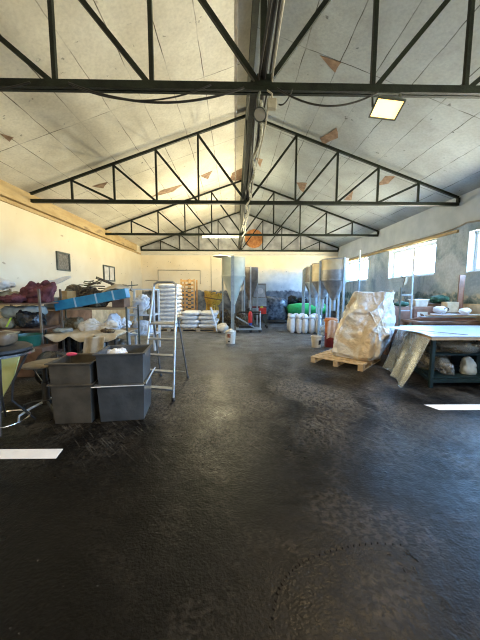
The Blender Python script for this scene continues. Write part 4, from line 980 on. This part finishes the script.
# thin flat white bars on the floor
for pts, lab in (([(-3.3, 2.74), (-1.745, 2.735), (-1.715, 2.57), (-3.3, 2.57)], 'thin white bar on the floor at the near left'),
                 ([(2.69, 3.79), (4.6, 3.79), (4.6, 3.60), (2.78, 3.61)], 'thin white bar on the floor in front of the work table')):
    tag(MB().prism([(x, y, .0005) for x, y in pts], (0, 0, .002)).build('floor_bar', M_white), lab, 'floor marking')

tp = [(.17, 1.18), (.23, 1.34), (.30, 1.43), (.40, 1.50), (.56, 1.56), (.73, 1.60), (.90, 1.62), (1.10, 1.60)]
m = MB()
for k in range(30):
    q = k/30*(len(tp)-1); i = int(q); a, b = V3((*tp[i], 0)), V3((*tp[i+1], 0)); p = a.lerp(b, q-i); d = (b-a).normalized(); n_ = V3((-d.y, d.x, 0)); e = (d*.4+n_*.9).normalized()*.008
    m.prism([p-e-d*.003, p+e-d*.003, p+e+d*.003, p-e+d*.003], (0, 0, .0006))
o = m.build('tyre_print', mat('tyre_black', (.001, .001, .001), rough=1, spec=0)); o.location.z = .0004; tag(o, 'dashed arc of dark tyre marks on the floor nearest the viewer', 'marks'); o['kind'] = 'stuff'

# ------------------------------------------------------------------ light
w = bpy.data.worlds.new('World'); bpy.context.scene.world = w; w.use_nodes = True
nt = w.node_tree; bg = nt.nodes['Background']; bg.inputs[1].default_value = 1
tcw = nt.nodes.new('ShaderNodeTexCoord'); sx = nt.nodes.new('ShaderNodeSeparateXYZ'); nt.links.new(tcw.outputs['Generated'], sx.inputs[0])
rp = nt.nodes.new('ShaderNodeMapRange'); rp.inputs['From Min'].default_value = -.04; rp.inputs['From Max'].default_value = .04; nt.links.new(sx.outputs['Z'], rp.inputs['Value'])
mxw = nt.nodes.new('ShaderNodeMixRGB'); mxw.inputs['Color1'].default_value = (64, 56, 41, 1); mxw.inputs['Color2'].default_value = (22, 42, 74, 1)   # sunlit ground, open sky
nt.links.new(rp.outputs[0], mxw.inputs['Fac']); nt.links.new(mxw.outputs[0], bg.inputs[0])
for y0, y1 in WIN:
    l = bpy.data.lights.new('window_portal', 'AREA'); l.shape = 'RECTANGLE'; l.size = ZT-ZS; l.size_y = y1-y0
    o = bpy.data.objects.new('window_portal', l); COL.objects.link(o); o.location = (XR+.31, (y0+y1)/2, (ZS+ZT)/2)
    o.rotation_euler = (0, PI/2, 0); l.cycles.is_portal = True
def lamp(name, kind, loc, energy, color, size=.2, rot=(0, 0, 0), spot=None):
    l = bpy.data.lights.new(name, kind); l.energy = energy; l.color = color
    if kind == 'AREA': l.size = size
    elif kind in ('POINT', 'SPOT'): l.shadow_soft_size = size
    if spot: l.spot_size = spot; l.spot_blend = .5
    o = bpy.data.objects.new(name, l); COL.objects.link(o); o.location = loc; o.rotation_euler = rot; return o
WARM = (1, .74, .40)
lamp('warm_area_light', 'AREA', (1.66, 3.2, 3.55), 110, WARM, .25, (math.radians(-24), 0, 0))
lamp('tube_glow', 'POINT', (-.55, 11.15, 3.35), 430, (1, .88, .55), .2)
# added warm fill lamps, unseen, behind the viewer
for x, y in ((-2.6, -.6), (3.0, -.6), (-1.2, -3.8)):
    lamp('warm_area_light', 'AREA', (x, y, 3.55), 70, WARM, .3, (0, 0, 0))

# ------------------------------------------------------------------ camera
cam = bpy.data.cameras.new('camera'); co = bpy.data.objects.new('camera', cam); COL.objects.link(co)
f, pit, yaw, rol = 280., .1019, .0189, .002
fw = V3((math.sin(yaw)*math.cos(pit), math.cos(yaw)*math.cos(pit), -math.sin(pit))); r = V3((math.cos(yaw), -math.sin(yaw), 0)); u = r.cross(fw)
r2 = r*math.cos(rol)+u*math.sin(rol); u2 = u*math.cos(rol)-r*math.sin(rol)
Mx = Matrix((r2, u2, -fw)).transposed().to_4x4(); Mx.translation = V3((0, 0, 1.6)); co.matrix_world = Mx
cam.sensor_fit = 'VERTICAL'; cam.sensor_height = 36; cam.lens = f*36/640; cam.clip_start = .05; cam.clip_end = 200
sc_ = bpy.context.scene; sc_.camera = co
sc_.view_settings.view_transform = 'Standard'; sc_.view_settings.look = 'None'; sc_.view_settings.gamma = 1; sc_.view_settings.use_curve_mapping = False
sc_.view_settings.exposure = 0.3
sc_.cycles.filter_width = 1.1; sc_.cycles.use_denoising = True; sc_.cycles.max_bounces = 10; sc_.cycles.diffuse_bounces = 6; sc_.cycles.transparent_max_bounces = 16
sc_.cycles.sample_clamp_indirect = 10
